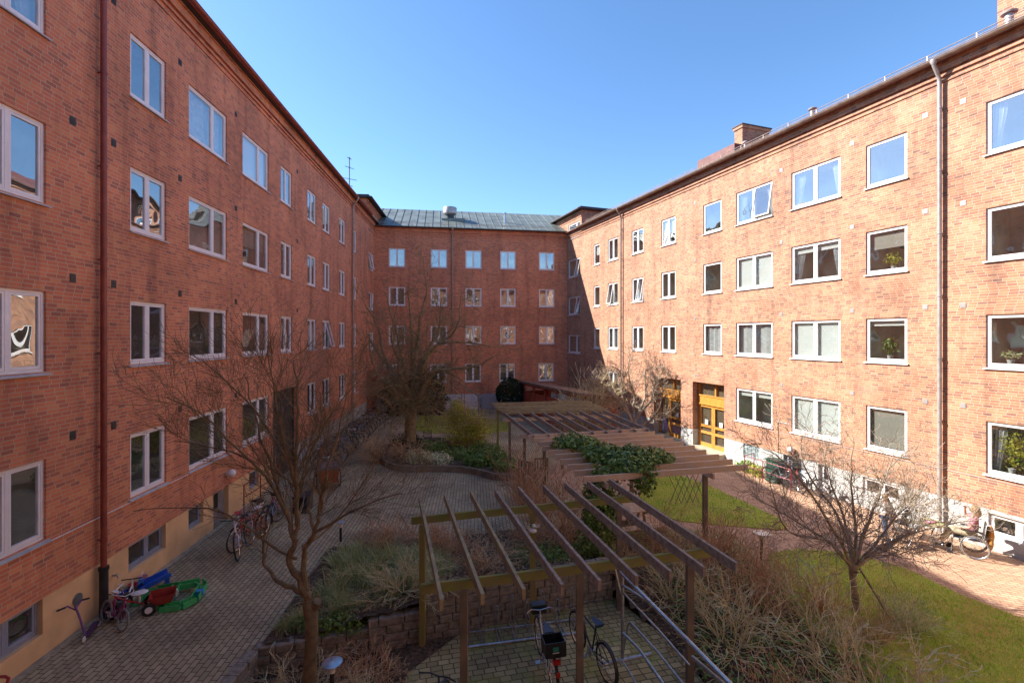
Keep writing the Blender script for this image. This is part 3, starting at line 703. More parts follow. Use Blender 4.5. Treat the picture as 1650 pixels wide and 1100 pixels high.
# ------------------------------------------------------------ ground
gzf = lambda x, y: gz(x)
HOLE = [(-4.7, 1.0), (-4.7, 8.73), (-2.8, 9.3), (-1.03, 9.9), (2.37, 11.15), (4.0, 10.2), (5.0, 8.0), (5.2, 1.0)]
b = MB(); b.poly([(-70, -70), (70, -70), (70, 90), (-70, 90)], [HOLE], z=lambda x, y: gz(x)-.012); struct(b.build('ground', M['base']))
b = MB(); b.poly([(-12, -4), (-4.7, -4), (-4.7, 8.73), (-2.8, 9.3), (-1.03, 9.9), (2.37, 11.15), (3.1, 13), (1.4, 20), (4.2, 28), (6.5, 41), (-13, 41)], z=lambda x, y: gz(x)+.004)
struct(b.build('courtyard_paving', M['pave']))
b = MB(); b.poly([(5.2, -4), (22, -4), (22, 41), (6.5, 41), (4.2, 28), (1.4, 20), (3.1, 13), (2.37, 11.15), (4.0, 10.2), (5.0, 8.0)], z=lambda x, y: gz(x)+.002)
struct(b.build('garden_path', M['pavered']))
PZ = -.36
b = MB(); b.poly([(-5.3, .2), (-5.3, 9.4), (-2.8, 10.1), (-1.0, 10.6), (2.7, 11.9), (4.6, 10.9), (5.9, 8.0), (6, .2)], z=PZ-.07); struct(b.build('yard_subsoil', M['soil']))
b = MB(); b.poly([(-1.9, .5), (-1.9, 8.7), (-1.0, 9.95), (2.4, 11.2), (3.12, 9.74), (3.4, 8.47), (4.2, .5)], z=PZ+.03); struct(b.build('bicycle_yard_paving', M['pavepit']))
def height_patch(name, poly, hf, step, mat, kind='structure', label=None):
    """a bumpy grid cut to the polygon"""
    xs = [p[0] for p in poly]; ys = [p[1] for p in poly]
    def inside(x, y):
        c = False; j = len(poly)-1
        for i in range(len(poly)):
            xi, yi = poly[i]; xj, yj = poly[j]
            if (yi > y) != (yj > y) and x < (xj-xi)*(y-yi)/(yj-yi)+xi: c = not c
            j = i
        return c
    b = MB(); idx = {}
    nx = int((max(xs)-min(xs))/step)+2; ny = int((max(ys)-min(ys))/step)+2
    for i in range(nx):
        for j in range(ny):
            x0, y0 = min(xs)+i*step, min(ys)+j*step
            if not inside(x0+step/2, y0+step/2): continue
            q = []
            for a, c in ((i, j), (i+1, j), (i+1, j+1), (i, j+1)):
                if (a, c) not in idx:
                    x, y = min(xs)+a*step, min(ys)+c*step
                    idx[(a, c)] = len(b.v); b.v.append(V((x, y, hf(x, y))))
                q.append(idx[(a, c)])
            b.f.append(tuple(q))
    o = b.build(name, mat, smooth=True); struct(o); return o, inside
nz = lambda x, y, s: noise.noise(V((x*s, y*s, 3.3)))
def wall_line(x):  # y of the retaining wall at x
    pts = [(-4.7, 8.73), (-2.8, 9.3), (-1.03, 9.9), (2.37, 11.15)]
    for (a, b_), (c, d) in zip(pts, pts[1:]):
        if x <= c: return b_+(d-b_)*(x-a)/(c-a)
    return 11.15
def raised(x, y):
    t = max(0, min(1, (y-wall_line(x)-.1)/2.6)); top = .0+.42*max(0, min(1, (x+4.2)/3.0))
    edge = max(0, min(1, (3.2-x)/1.0))
    return gz(x)+.03+(top*(1-t)+.05)*edge+.05*nz(x, y, 1.7)
bedpoly = [(-4.6, 8.85), (-2.8, 9.38), (-1.0, 10.0), (2.4, 11.22), (2.9, 12.2), (2.2, 14.6), (.5, 14.3), (-1.5, 13.7), (-3.5, 13.4), (-4.9, 12.8)]
height_patch('raised_planting_bed', bedpoly, raised, .09, M['soil'])
def lowbed(x, y): return PZ+.01+.05*nz(x, y, 2.1)
height_patch('sunken_planting_bed', [(-4.62, .8), (-4.6, 8.8), (-2.8, 9.3), (-1.0, 9.95), (-1.85, 8.75), (-1.85, .8)], lowbed, .14, M['soil'])
def rbed(x, y):
    e = 3.15+max(0, (9.7-y))*.12
    t = max(0, min(1, max((x-e)/.75, (y-(10.45-.6*(x-2.4)))/.65))); return (PZ+.02)*(1-t)+(gz(x)+.03)*t+.05*nz(x, y, 2)
rb = [(2.3, 11.25), (3.1, 9.8), (3.4, 8.4), (4.1, .8), (6.3, .8), (6.6, 6), (6.0, 9.4), (6.4, 11.6), (6.2, 13.0), (4.4, 14.6), (3.2, 15.5), (2.7, 13)]
height_patch('shrub_bed', rb, rbed, .16, M['soil'])
mb = [(-6.8, 23), (-5.6, 21.1), (-4.7, 20.3), (-3.4, 20.4), (-1.9, 20.3), (-.6, 19.4), (.2, 19.5), (.0, 21.5), (-.8, 24), (-2.5, 26.5), (-5, 26), (-6.6, 24.5)]
height_patch('round_planting_bed', mb, lambda x, y: gz(x)+.2+.08*nz(x, y, 1.1), .25, M['soil'])
def blades(b, n, poly, hf, h, w, lean=.5, rnd=rng):
    xs = [p[0] for p in poly]; ys = [p[1] for p in poly]
    def inside(x, y):
        c = False; j = len(poly)-1
        for i in range(len(poly)):
            xi, yi = poly[i]; xj, yj = poly[j]
            if (yi > y) != (yj > y) and x < (xj-xi)*(y-yi)/(yj-yi)+xi: c = not c
            j = i
        return c
    k = 0
    while k < n:
        x = rnd.uniform(min(xs), max(xs)); y = rnd.uniform(min(ys), max(ys))
        if not inside(x, y): continue
        k += 1
        z = hf(x, y); a = rnd.uniform(0, 6.28); hh = h*rnd.uniform(.5, 1.2)*(1+.5*nz(x, y, .9)); l = lean*rnd.uniform(.1, 1)*hh; c = rnd.uniform(0, 6.28)
        dx, dy = math.cos(a)*w/2, math.sin(a)*w/2
        b.tri((x-dx, y-dy, z), (x+dx, y+dy, z), (x+math.cos(c)*l, y+math.sin(c)*l, z+hh))
lawn1 = [(6.2, 1), (6.5, 6), (5.9, 9.4), (6.3, 11.6), (6.9, 12.9), (7.15, 13.05), (8.0, 13.3), (8.93, 13.15), (9.6, 12.75), (10.1, 12.2), (10.33, 11.0), (10.8, 10.1), (11.5, 7.5), (12.6, 3), (13, 1)]
lawn2 = [(6.6, 20.8), (7.0, 20.6), (7.9, 18.6), (8.67, 15.6), (8.6, 14.95), (8.27, 14.65), (6.97, 14.85), (5.4, 15.2), (4.2, 16.2), (5.2, 19.0)]
lawn3 = [(-6.2, 29.4), (-5.2, 28.4), (-2.0, 28.2), (.0, 29.4), (-.2, 32), (-2.5, 34), (-6.6, 34.4)]
lh = lambda x, y: gz(x)+.035+.02*nz(x, y, 1.3)
for nm, pl, st, n, mt in (('lawn', lawn1, .12, 62000, 'grass'), ('lawn', lawn2, .15, 16000, 'grass'), ('lawn', lawn3, .2, 7000, 'farlawn')):
    b = MB(); b.poly(pl, z=lambda x, y: gz(x)+.03, thick=.1); struct(b.build(nm, M['lawn']))
    b = MB(); blades(b, n, pl, lambda x, y: gz(x)+.03, .055 if mt == 'grass' else .06, .016 if mt == 'grass' else .03)
    o = b.build('grass', M[mt]); tag(o, {0: 'short sunlit and shaded grass of the near right lawn', 1: 'bright short grass of the small lawn by the pine doors', 2: 'dull mossy grass of the far lawn'}[(lawn1, lawn2, lawn3).index(pl)], 'grass', kind='stuff')
b = MB()
for k in range(46):
    x, y = rng.uniform(6.6, 9.5), rng.uniform(5.5, 9.0); z = gz(x)+.05
    for q in range(5):
        a = q*1.256; b.tri((x, y, z+.03), (x+.018*math.cos(a), y+.018*math.sin(a), z+.035), (x+.018*math.cos(a+1.2), y+.018*math.sin(a+1.2), z+.035))
tag(b.build('dandelion_flowers', paint((.7, .5, .02), .6)), 'tiny yellow flowers scattered in the near grass', 'flowers', kind='stuff')
# concrete strip at the foot of the left wall
b = MB(); x0, x1 = 2.0, sL(440)
b.box(x0, x1, -.10, .0, .02, .125); 
o = b.build('kerb', M['concrete']); o.location = (WL.O.x, WL.O.y, -.015); o.rotation_euler = (0, 0, math.atan2(dL.y, dL.x)); o['kind'] = 'structure'
# ------------------------------------------------------------ tumbled block walls
def block_wall(name, label, pts, zb, zt_f, bl=.34, bh=.165, d=.22, cap=False):
    t = thing(name, label, 'garden wall', (pts[0][0], pts[0][1], zb))
    b = MB(); r = random.Random(5)
    for (a, c) in zip(pts, pts[1:]):
        A_, C_ = V((a[0], a[1], 0)), V((c[0], c[1], 0)); L = (C_-A_).length; dd = (C_-A_)/L; ang = math.atan2(dd.y, dd.x)
        k = 0; z = zb-.05
        while True:
            x = -(k % 2)*bl/2; done = True
            while x < L:
                l = bl*r.uniform(.75, 1.2); x0 = max(x, 0)+.006; x1 = min(x+l, L)-.006
                mid = A_+dd*((x0+x1)/2)
                if x1-x0 > .06 and z+bh*.6 < zt_f(mid.x):
                    done = False
                    m = Matrix.Translation(A_+V((0, 0, z))) @ Matrix.Rotation(ang, 4, 'Z') @ Matrix.Translation(((x0+x1)/2, 0, bh/2)) @ Matrix.Rotation(r.uniform(-.02, .02), 4, 'Z') @ Matrix.Rotation(r.uniform(-.02, .02), 4, 'Y')
                    w = (x1-x0)/2; e = .018; o_ = r.uniform(-.012, .012)
                    # block with chipped (chamfered) front edges
                    i = len(b.v); hz = bh/2-.004
                    ring = [(-w, hz, .0), (w, hz, .0)]
                    for yy, s_ in ((d, 0), (o_+e, 0), (o_, e)):
                        b.v += [m @ V(q) for q in ((-w+s_, yy, -hz+s_), (w-s_, yy, -hz+s_), (w-s_, yy, hz-s_), (-w+s_, yy, hz-s_))]
                    for q in (0, 4):
                        for s_ in range(4): b.f.append((i+q+s_, i+q+(s_+1) % 4, i+q+4+(s_+1) % 4, i+q+4+s_))
                    b.f.append((i+8, i+9, i+10, i+11)); b.f.append((i+3, i+2, i+1, i))
                x += l
            z += bh; k += 1
            if done or k > 9: break
    b.build('blocks', M['stone'], t, world=True)
    b = MB()
    for (a, c) in zip(pts, pts[1:]):
        nn = V((-(c[1]-a[1]), c[0]-a[0], 0)).normalized()*.1
        zt = max(zt_f(a[0]), zt_f(c[0]))-.10; n5 = nn*5
        b.quad((a[0]+nn.x, a[1]+nn.y, zt), (c[0]+nn.x, c[1]+nn.y, zt), (c[0]+n5.x, c[1]+n5.y, zt-.02), (a[0]+n5.x, a[1]+n5.y, zt-.02))
        b.quad((a[0]+nn.x, a[1]+nn.y, zb-.05), (c[0]+nn.x, c[1]+nn.y, zb-.05), (c[0]+nn.x, c[1]+nn.y, zt), (a[0]+nn.x, a[1]+nn.y, zt))
    b.build('core', M['soil'], t, world=True)
    return t
zt = lambda x: .12+.48*max(0, min(1, (x+3.0)/1.9))
block_wall('block_wall', 'tumbled grey brown block wall behind the bicycle racks', [(-1.75, 9.65), (-1.03, 9.9), (2.37, 11.15)], PZ, lambda x: .56)
block_wall('block_wall', 'stepped low block wall running left from the bicycle racks to the tree', [(-4.7, 8.73), (-2.8, 9.3), (-1.75, 9.65)], PZ, lambda x: .14 if x < -2.75 else .33, .42)
block_wall('block_wall', 'low block edging at the lower left beside the paving', [(-4.62, 2.0), (-4.62, 8.7)], PZ, lambda x: .1, .42)
# curved edging of the round bed
b = MB(); pts = [(-6.8, 23), (-5.6, 21.1), (-4.7, 20.3), (-3.4, 20.35), (-1.9, 20.2), (-.6, 19.3), (.2, 19.4)]
cv = []
for i in range(len(pts)-1):
    p0, p1, p2, p3 = (V((*pts[max(0, min(len(pts)-1, i+k))], 0)) for k in (-1, 0, 1, 2))
    for s in range(6):
        t = s/6; cv.append(.5*((2*p1)+(p2-p0)*t+(2*p0-5*p1+4*p2-p3)*t*t+(3*p1-p0-3*p2+p3)*t**3))
for a, c in zip(cv, cv[1:]): b.beam((a.x, a.y, gz(a.x)+.13), (c.x+(c-a).x*.05, c.y+(c-a).y*.05, gz(c.x)+.13), .12, .28)
tag(b.build('bed_edging', M['woodpost']), 'curved dark timber edging round the flowering bed', 'edging')
# fallen leaves on soil
def scatter(n, f, size, rnd, up=.5):
    b = MB()
    for _ in range(n):
        p = f(); a = rnd.uniform(0, 6.28); s = size*rnd.uniform(.5, 1.3); t = rnd.uniform(-up, up); u = rnd.uniform(-up, up)
        e1 = V((math.cos(a), math.sin(a), t)).normalized()*s; e2 = V((-math.sin(a), math.cos(a), u)).normalized()*s*.6
        b.quad(p-e1, p-e2, p+e1, p+e2)
    return b
r2 = random.Random(21)
def f1():
    while True:
        x, y = r2.uniform(-4.5, 2.8), r2.uniform(9, 14.2)
        if y > wall_line(x)+.25: return V((x, y, raised(x, y)+.03))
tag(scatter(9000, f1, .035, r2).build('fallen_leaves', M['litter']), 'brown fallen leaves covering the raised bed', 'leaves', kind='stuff')
def f2():
    x = r2.uniform(3.0, 7.0); y = r2.uniform(3, 14)
    return V((x, y, rbed(x, y)+.03))
def f4():
    x = r2.uniform(3.4, 6.5); y = r2.uniform(4, 14.5)
    return V((x, y, rbed(x, y)+.05+.03*nz(x, y, 3)))
tag(scatter(9000, f4, .04, r2).build('ground_cover', M['green']), 'low green ground cover under the twiggy shrubs of the right bed', 'ground cover', kind='stuff')
tag(scatter(9000, f2, .035, r2).build('fallen_leaves', M['litter']), 'brown fallen leaves under the twiggy shrubs beside the rack', 'leaves', kind='stuff')
def f3():
    x = r2.uniform(-4.5, -1.9); y = r2.uniform(5, 9); return V((x, y, lowbed(x, y)+.03))
tag(scatter(3000, f3, .035, r2).build('fallen_leaves', M['litter']), 'brown fallen leaves in the sunken bed by the reddish trunk', 'leaves', kind='stuff')

# ------------------------------------------------------------ pergolas
def name_moss(label, i): return 'bicycle racks' in label and i < 3
def pergola(label, name, corners, n, cross, zt, rm, bmat, pm, posts, beams, rw=.05, rh=.15, over=0):
    """corners: rafter i runs from lerp(A,B) to lerp(C,D)"""
    A_, B_, C_, D_ = (V((*c, zt-rh/2)) for c in corners)
    t = thing(name, label, 'pergola', (A_.x, A_.y, 0)); r = random.Random(len(label))
    for i in range(n):
        u = i/(n-1); j = V((r.uniform(-.02, .02), r.uniform(-.02, .02), r.uniform(-.008, .008)*(6 if 'farthest' in label else 1)))
        b = MB(); b.beam(A_.lerp(B_, u)+j, C_.lerp(D_, u)+j*.5, rw, rh); b.build('rafter', (M['woodmoss'] if name_moss(label, i) else rm), t, world=True)
    for p, q in beams:
        b = MB(); b.beam((p[0], p[1], zt-rh-.07), (q[0], q[1], zt-rh-.07), .05, .145); b.build('beam', bmat, t, world=True)
    for p in posts:
        b = MB(); b.box(p[0]-.055, p[0]+.055, p[1]-.055, p[1]+.055, p[2], zt-rh-.145); b.build('post', pm[p[3]] if len(p) > 3 else pm[0], t, world=True)
    return t
fl = lambda a, b, t: (a[0]+(b[0]-a[0])*t, a[1]+(b[1]-a[1])*t)
pA = [(-2.02, 10.38), (2.37, 11.5), (-.93, 6.27), (3.43, 7.26)]
fb = ((-1.32, 6.93), (3.36, 8.12)); bb = ((-2.0, 9.5), (2.75, 10.8))
pm = [M['woodpost'], M['woodgreen']]
pergola('weathered dark pergola over the bicycle racks with algae stained beams', 'pergola', pA, 9, False, 2.35, M['woodgrey'], M['woodgreen'], pm,
        [(*fl(*fb, .13), PZ, 0), (*fl(*fb, .51), PZ, 0), (*fl(*fb, .92), PZ, 0), (-1.78, 9.5, PZ, 1), (.44, 10.2, PZ, 1), (2.4, 10.72, PZ, 0)], [fb, bb])
pB = [(1.72, 11.55), (.57, 16.4), (6.23, 12.65), (4.95, 17.6)]
pergola('brown timber pergola with wide boards and an ivy clump on top', 'pergola', pB, 10, True, 2.4, M['woodnew'], M['woodnew'], pm,
        [(5.15, 12.75, -.1, 0), (2.35, 12.0, .0, 0), (4.25, 17.0, -.1, 0), (1.1, 16.3, 0, 0)], [((2.3, 11.5), (1.0, 16.7)), ((5.2, 12.3), (3.95, 17.5))])
pC = [(-.3, 21.2), (4.2, 21.9), (.75, 16.4), (5.0, 17.4)]
pergola('third pergola in the row, with dark rafters pointing at the camera', 'pergola', pC, 9, False, 2.4, M['woodgrey'], M['woodnew'], pm,
        [(-.1, 20.6, 0, 0), (.45, 17.4, 0, 0), (4.2, 21.2, -.1, 0), (2.2, 20.9, 0, 0)], [((-.4, 20.6), (4.6, 21.6)), ((.3, 17.2), (4.9, 18.1))])
pD = [(-1.0, 23.9), (-.35, 21.3), (4.0, 24.9), (4.4, 22.1)]
pergola('farthest greenish grey pergola of the row, nearest the red shed', 'pergola', pD, 7, True, 2.42, M['woodmoss'], M['woodgrey'], pm,
        [(-.7, 23.6, 0, 1), (3.6, 24.4, 0, 1)], [((-.8, 23.8), (-.2, 21.4)), ((3.6, 24.7), (4.2, 22.2))])
# lattice trellis hanging on the brown pergola
o = thing('trellis', 'thin diamond lattice trellis hanging at the side of the brown pergola', 'trellis', (4.6, 12.6, 1.2)); b = MB()
for k in range(5):
    b.beam((4.15+k*.17, 12.62+k*.04, 2.1), (4.5+k*.17, 12.7+k*.04, 1.35), .02, .008); b.beam((4.5+k*.17, 12.71+k*.04, 2.1), (4.15+k*.17, 12.61+k*.04, 1.35), .02, .008)
b.build('lattice', M['woodgrey'], o, world=True)
# white bird ornament on a post
p = V((.44, 10.12, 1.75)); o = thing('bird_ornament', 'small white bird figurine fixed to the middle algae green post', 'ornament', p)
b = MB(); b.ball((0, -.04, -.06), .07, 12, 1.2, .9, .7); b.ball((.02, -.05, .05), .045, 10); b.build('body', M['globe'], o, smooth=True)
b = MB(); b.tri((.0, -.05, .04), (.16, -.08, .12), (.14, -.02, .0)).tri((-.02, -.06, .0), (-.12, -.08, .08), (-.1, -.03, -.06)); b.path([(.06, -.09, .05), (.1, -.1, .045)], [.012, .003], 5); b.build('wings', M['globe'], o)
MB().box(-.01, .01, -.02, .08, -.03, .0).build('bracket', M['galv'], o)

# ------------------------------------------------------------ trees
def rdir(d, ang, rnd):
    a = d.orthogonal().normalized(); a.rotate(Matrix.Rotation(rnd.uniform(0, 6.283), 3, d)); v = d*math.cos(ang)+a*math.sin(ang); return v.normalized()
def grow(b, p, d, L, r, lvl, rnd, o):
    n = 5 if lvl >= 2 else (4 if lvl == 1 else 3); pts = [p.copy()]; rad = [r]
    q = p.copy(); dd = d.copy(); kids_ = []
    for i in range(n):
        dd = (dd+V((rnd.gauss(0, o['jit']), rnd.gauss(0, o['jit']), rnd.gauss(0, o['jit'])+o['up']))).normalized()
        q = q+dd*(L/n); pts.append(q.copy()); rad.append(max(r*(1-.8*(i+1)/n), o['rmin'])); kids_.append((q.copy(), dd.copy(), i))
    b.path(pts, rad, 6 if r > .03 else (4 if r > .01 else 3))
    if lvl > 0:
        for _ in range(o['n'][lvl]):
            t = rnd.random()**.8; i = min(n-1, int(t*n)); a, c = pts[i], pts[i+1]; s = a.lerp(c, rnd.random())
            grow(b, s, rdir((c-a).normalized(), rnd.uniform(*o['ang']), rnd), L*rnd.uniform(*o['len'])*(1.1-.4*i/n), max(rad[i]*.55, o['rmin']), lvl-1, rnd, o)
def limb(b, pts, r0, r1, lvl, rnd, o, n, L, sides=8, start=.25):
    """hand-placed limb through pts, with branches of its own"""
    P_ = []; k = len(pts)
    for i in range(k-1):
        p0, p1, p2, p3 = (V(pts[max(0, min(k-1, i+q))]) for q in (-1, 0, 1, 2))
        for s in range(4):
            t = s/4; P_.append(.5*((2*p1)+(p2-p0)*t+(2*p0-5*p1+4*p2-p3)*t*t+(3*p1-p0-3*p2+p3)*t**3))
    P_.append(V(pts[-1])); m = len(P_)
    wob = [p+V((rnd.gauss(0, 1), rnd.gauss(0, 1), rnd.gauss(0, 1)))*.25*r0 for p in P_]; wob[0] = P_[0]
    rad = [(r0+(r1-r0)*i/(m-1))*(1+.12*rnd.uniform(-1, 1)) for i in range(m)]
    b.path(wob, rad, sides)
    for _ in range(n):
        t = start+(1-start)*rnd.random(); i = min(m-2, int(t*(m-1))); d = (wob[i+1]-wob[i]).normalized()
        grow(b, wob[i], rdir(d, rnd.uniform(*o['ang']), rnd), L*rnd.uniform(.6, 1.25)*(1.15-.4*t), max(rad[i]*.4, o['rmin']*1.5), lvl, rnd, o)
    return wob
# near left ornamental tree
t1 = thing('bare_tree', 'bare reddish barked tree with a wide twiggy crown at the lower left', 'tree', (P(495, 1130, 8.0).x, 8.0, PZ))
r = random.Random(4); Y = 8.0
o1 = dict(jit=.13, up=.05, rmin=.0024, n=[0, 5, 5, 4], ang=(.25, .85), len=(.45, .8))
b = MB()
b.path([(P(500, 1150, Y)), P(498, 1100, Y), P(500, 1060, Y), P(503, 1010, Y), P(500, 978, Y), P(497, 965, Y)], [.135, .115, .105, .10, .115, .095], 12)
b.path([P(505, 980, Y), P(512, 968, Y-.05)], [.08, .07], 8)
b.build('trunk', M['bark1'], t1, smooth=True, world=True)
b = MB()
def PT(l, dy): return [P(x, y, Y+d) for (x, y), d in zip(l, dy)]
limb(b, PT([(499, 975), (484, 935), (466, 905), (476, 872), (462, 830), (440, 760), (415, 690), (395, 600)], [0, 0, 0, 0, .2, .4, .5, .6]), .075, .008, 2, r, o1, 15, 1.1, start=.45)
limb(b, PT([(476, 872), (478, 820), (475, 750), (480, 660), (475, 580)], [0, .05, -.2, -.3, -.4]), .047, .007, 2, r, o1, 16, 1.1)
limb(b, PT([(497, 970), (489, 900), (496, 875), (507, 857), (518, 818), (526, 770), (545, 700), (560, 630)], [0, 0, -.1, -.2, -.2, -.4, -.5, -.6]), .054, .007, 2, r, o1, 15, 1.1, start=.5)
limb(b, PT([(505, 860), (545, 836), (590, 812), (648, 793)], [-.2, -.3, -.4, -.5]), .026, .006, 2, r, o1, 9, .85, start=.2)
limb(b, PT([(507, 857), (498, 820), (505, 780), (515, 740), (530, 690)], [-.2, -.1, .1, .2, .3]), .026, .006, 2, r, o1, 10, .9)
limb(b, PT([(492, 960), (470, 945), (440, 930), (426, 900), (425, 870), (430, 840)], [0, 0, .1, .2, .2, .2]), .05, .010, 2, r, o1, 6, .7, start=.5)
limb(b, PT([(478, 900), (440, 880), (400, 850), (350, 822), (290, 818), (215, 822)], [0, .1, .2, .4, .5, .5]), .028, .006, 1, r, o1, 7, .6, start=.3)
limb(b, PT([(462, 830), (430, 770), (380, 720), (330, 670), (270, 640)], [.2, 0, -.2, -.3, -.4]), .028, .006, 2, r, o1, 13, 1.0)
limb(b, PT([(470, 850), (445, 790), (400, 740), (340, 720), (280, 710)], [.2, .3, .6, .8, .9]), .026, .005, 2, r, o1, 10, .9)
limb(b, PT([(480, 800), (500, 730), (540, 660), (590, 600)], [0, .3, .5, .7]), .026, .005, 2, r, o1, 12, 1.0)
limb(b, PT([(490, 880), (530, 850), (570, 800), (610, 740), (640, 690)], [0, .3, .6, .8, 1.0]), .022, .005, 2, r, o1, 9, .9)
limb(b, PT([(475, 780), (455, 700), (440, 620), (430, 560)], [0, -.4, -.5, -.6]), .026, .005, 2, r, o1, 13, 1.0)
limb(b, PT([(475, 760), (410, 660), (350, 600), (310, 570)], [0, .3, .3, .4]), .022, .005, 2, r, o1, 12, .9)
b.build('branches', M['bark1'], t1, world=True)
# big pollarded tree in the middle
t2 = thing('bare_tree', 'thick trunked bare tree with tall upright limbs in the middle bed', 'tree', (P(661, 728, 23.4).x, 23.4, 0))
r = random.Random(9); Y = 23.4
o2 = dict(jit=.2, up=.02, rmin=.008, n=[0, 4, 5, 4], ang=(.35, 1.1), len=(.45, .8))
b = MB(); b.path([P(661, 735, Y), P(661, 715, Y), P(661, 690, Y), P(662, 665, Y), P(661, 648, Y)], [.36, .30, .27, .29, .33], 14)
b.build('trunk', M['bark2'], t2, smooth=True, world=True)
b = MB()
for l, dy in ((((655, 650), (640, 615), (622, 580), (605, 520), (588, 490)), (0, .3, .6, .8, 1)), (((658, 648), (650, 600), (640, 540), (620, 470)), (0, 0, 0, .2)), (((661, 645), (664, 590), (661, 520), (657, 460)), (0, .3, .5, .5)),
              (((664, 648), (676, 600), (700, 560), (735, 530), (745, 470)), (0, -.3, -.6, -.9, -1)), (((666, 650), (690, 615), (700, 600), (728, 603), (745, 615)), (0, 0, 0, 0, 0)), (((664, 645), (680, 580), (705, 540), (712, 480)), (0, .5, 1, 1.2)),
              (((668, 655), (692, 605), (715, 595), (765, 590), (800, 572)), (0, -.6, -.8, -1, -1.2)), (((652, 652), (625, 620), (606, 600), (595, 560)), (0, -.6, -1, -1)), (((661, 645), (645, 590), (632, 545), (640, 490)), (0, -.8, -1.2, -1.4)),
              (((664, 645), (690, 570), (730, 550), (790, 560)), (0, -.6, -1, -1.3)), (((656, 650), (636, 600), (610, 570), (590, 540)), (0, .8, 1.4, 1.8)), (((661, 645), (672, 560), (680, 500), (690, 455)), (0, -.4, -.4, -.4))):
    limb(b, [P(x, y, Y+d) for (x, y), d in zip(l, dy)], .13, .02, 2, r, o2, 7, 1.6, 7, .2)
b.build('branches', M['bark2'], t2, world=True)
o2b = dict(jit=.3, up=-.05, rmin=.007, n=[0, 4, 4], ang=(.4, 1.2), len=(.45, .8)); b = MB()
for k in range(70):
    a = r.uniform(0, 6.28); p = P(661, r.uniform(640, 668), Y)+V((math.cos(a)*.3, math.sin(a)*.3, 0))
    grow(b, p, V((math.cos(a), math.sin(a), r.uniform(-.1, .9))).normalized(), r.uniform(.9, 2.3), .018, 2, r, o2b)
b.build('epicormic_shoots', M['bark2'], t2, world=True)
# small vase shaped tree on the right lawn
t3 = thing('bare_tree', 'small vase shaped bare tree on the right lawn held by a stake', 'tree', (P(1379, 985, 10.3).x, 10.3, -.12))
r = random.Random(12); Y = 10.3
o3 = dict(jit=.34, up=.05, rmin=.0036, n=[0, 4, 5, 4], ang=(.3, .95), len=(.45, .8))
b = MB(); b.path([P(1380, 990, Y), P(1378, 960, Y), P(1374, 930, Y), P(1375, 908, Y)], [.085, .07, .065, .1], 10); b.build('trunk', M['bark3'], t3, smooth=True, world=True)
b = MB()
for l, dy in ((((1372, 912), (1345, 880), (1300, 850), (1250, 820), (1215, 800)), (0, .1, .2, .3, .3)), (((1373, 910), (1350, 865), (1310, 800), (1270, 750), (1230, 720)), (0, -.3, -.5, -.6, -.7)), (((1375, 908), (1365, 850), (1340, 780), (1320, 710)), (0, .3, .5, .6)),
              (((1376, 908), (1378, 850), (1372, 780), (1375, 700)), (0, -.3, -.3, -.4)), (((1378, 908), (1395, 850), (1420, 790), (1440, 730)), (0, .2, .3, .4)), (((1379, 910), (1415, 870), (1455, 820), (1500, 780)), (0, -.3, -.5, -.7)),
              (((1380, 912), (1425, 885), (1480, 850), (1540, 838)), (0, .1, .2, .2)), (((1380, 912), (1420, 880), (1500, 850), (1585, 835)), (0, -.4, -.7, -1)), (((1372, 912), (1330, 870), (1270, 855), (1240, 780)), (0, -.5, -.8, -1)), (((1377, 908), (1400, 840), (1430, 760), (1470, 720)), (0, .7, 1, 1.3)), (((1374, 908), (1350, 830), (1300, 760), (1290, 700)), (0, .7, 1, 1.2))):
    limb(b, [P(x, y, Y+d) for (x, y), d in zip(l, dy)], .038, .006, 2, r, o3, 15, 1.0, 6, .15)
b.build('branches', M['bark3'], t3, world=True)
o = thing('tree_stake', 'slanting wooden support stake tied to the small lawn tree', 'tree stake', P(1440, 1000, 9.9))
b = MB(); b.path([P(1385, 915, 10.2), P(1437, 1000, 9.75)], .022, 8); b.build('pole', M['woodgrey'], o, world=True)
b = MB(); q = P(1378, 918, 10.3); b.path([q+V((math.cos(a)*.11, math.sin(a)*.11, 0)) for a in [k*.785 for k in range(8)]], .012, 5, closed=True); b.build('tie', M['black'], o, world=True)
# sunlit branching tree beside the pine doors
t4 = thing('bare_tree', 'crooked sunlit bare tree beside the single pine door', 'tree', (P(1025, 712, 27.2).x, 27.2, -.1))
r = random.Random(14); Y = 27.2
o4 = dict(jit=.25, up=.06, rmin=.008, n=[0, 4, 5, 4], ang=(.3, 1.0), len=(.45, .8))
b = MB(); b.path([P(1026, 712, Y), P(1022, 690, Y), P(1020, 680, Y)], [.14, .11, .12], 9); b.build('trunk', M['bark3'], t4, smooth=True, world=True)
b = MB()
for l, dy in ((((1020, 682), (1010, 660), (1002, 635), (1000, 600), (985, 590)), (0, 0, .3, .3, .3)), (((1021, 682), (1035, 660), (1052, 640), (1060, 615), (1065, 600)), (0, -.2, -.3, -.5, -.5)), (((1022, 688), (1045, 680), (1062, 655), (1070, 630)), (0, -.3, -.5, -.5)), (((1020, 682), (1022, 640), (1012, 600), (1015, 570)), (0, .5, .8, 1)), (((1019, 682), (1000, 650), (980, 630), (965, 622)), (0, -.3, -.4, -.4)), (((1021, 680), (1040, 640), (1040, 600), (1055, 590)), (0, .8, 1.1, 1))):
    limb(b, [P(x, y, Y+d) for (x, y), d in zip(l, dy)], .085, .02, 2, r, o4, 14, 1.3, 6, .2)
b.build('branches', M['bark3'], t4, world=True)
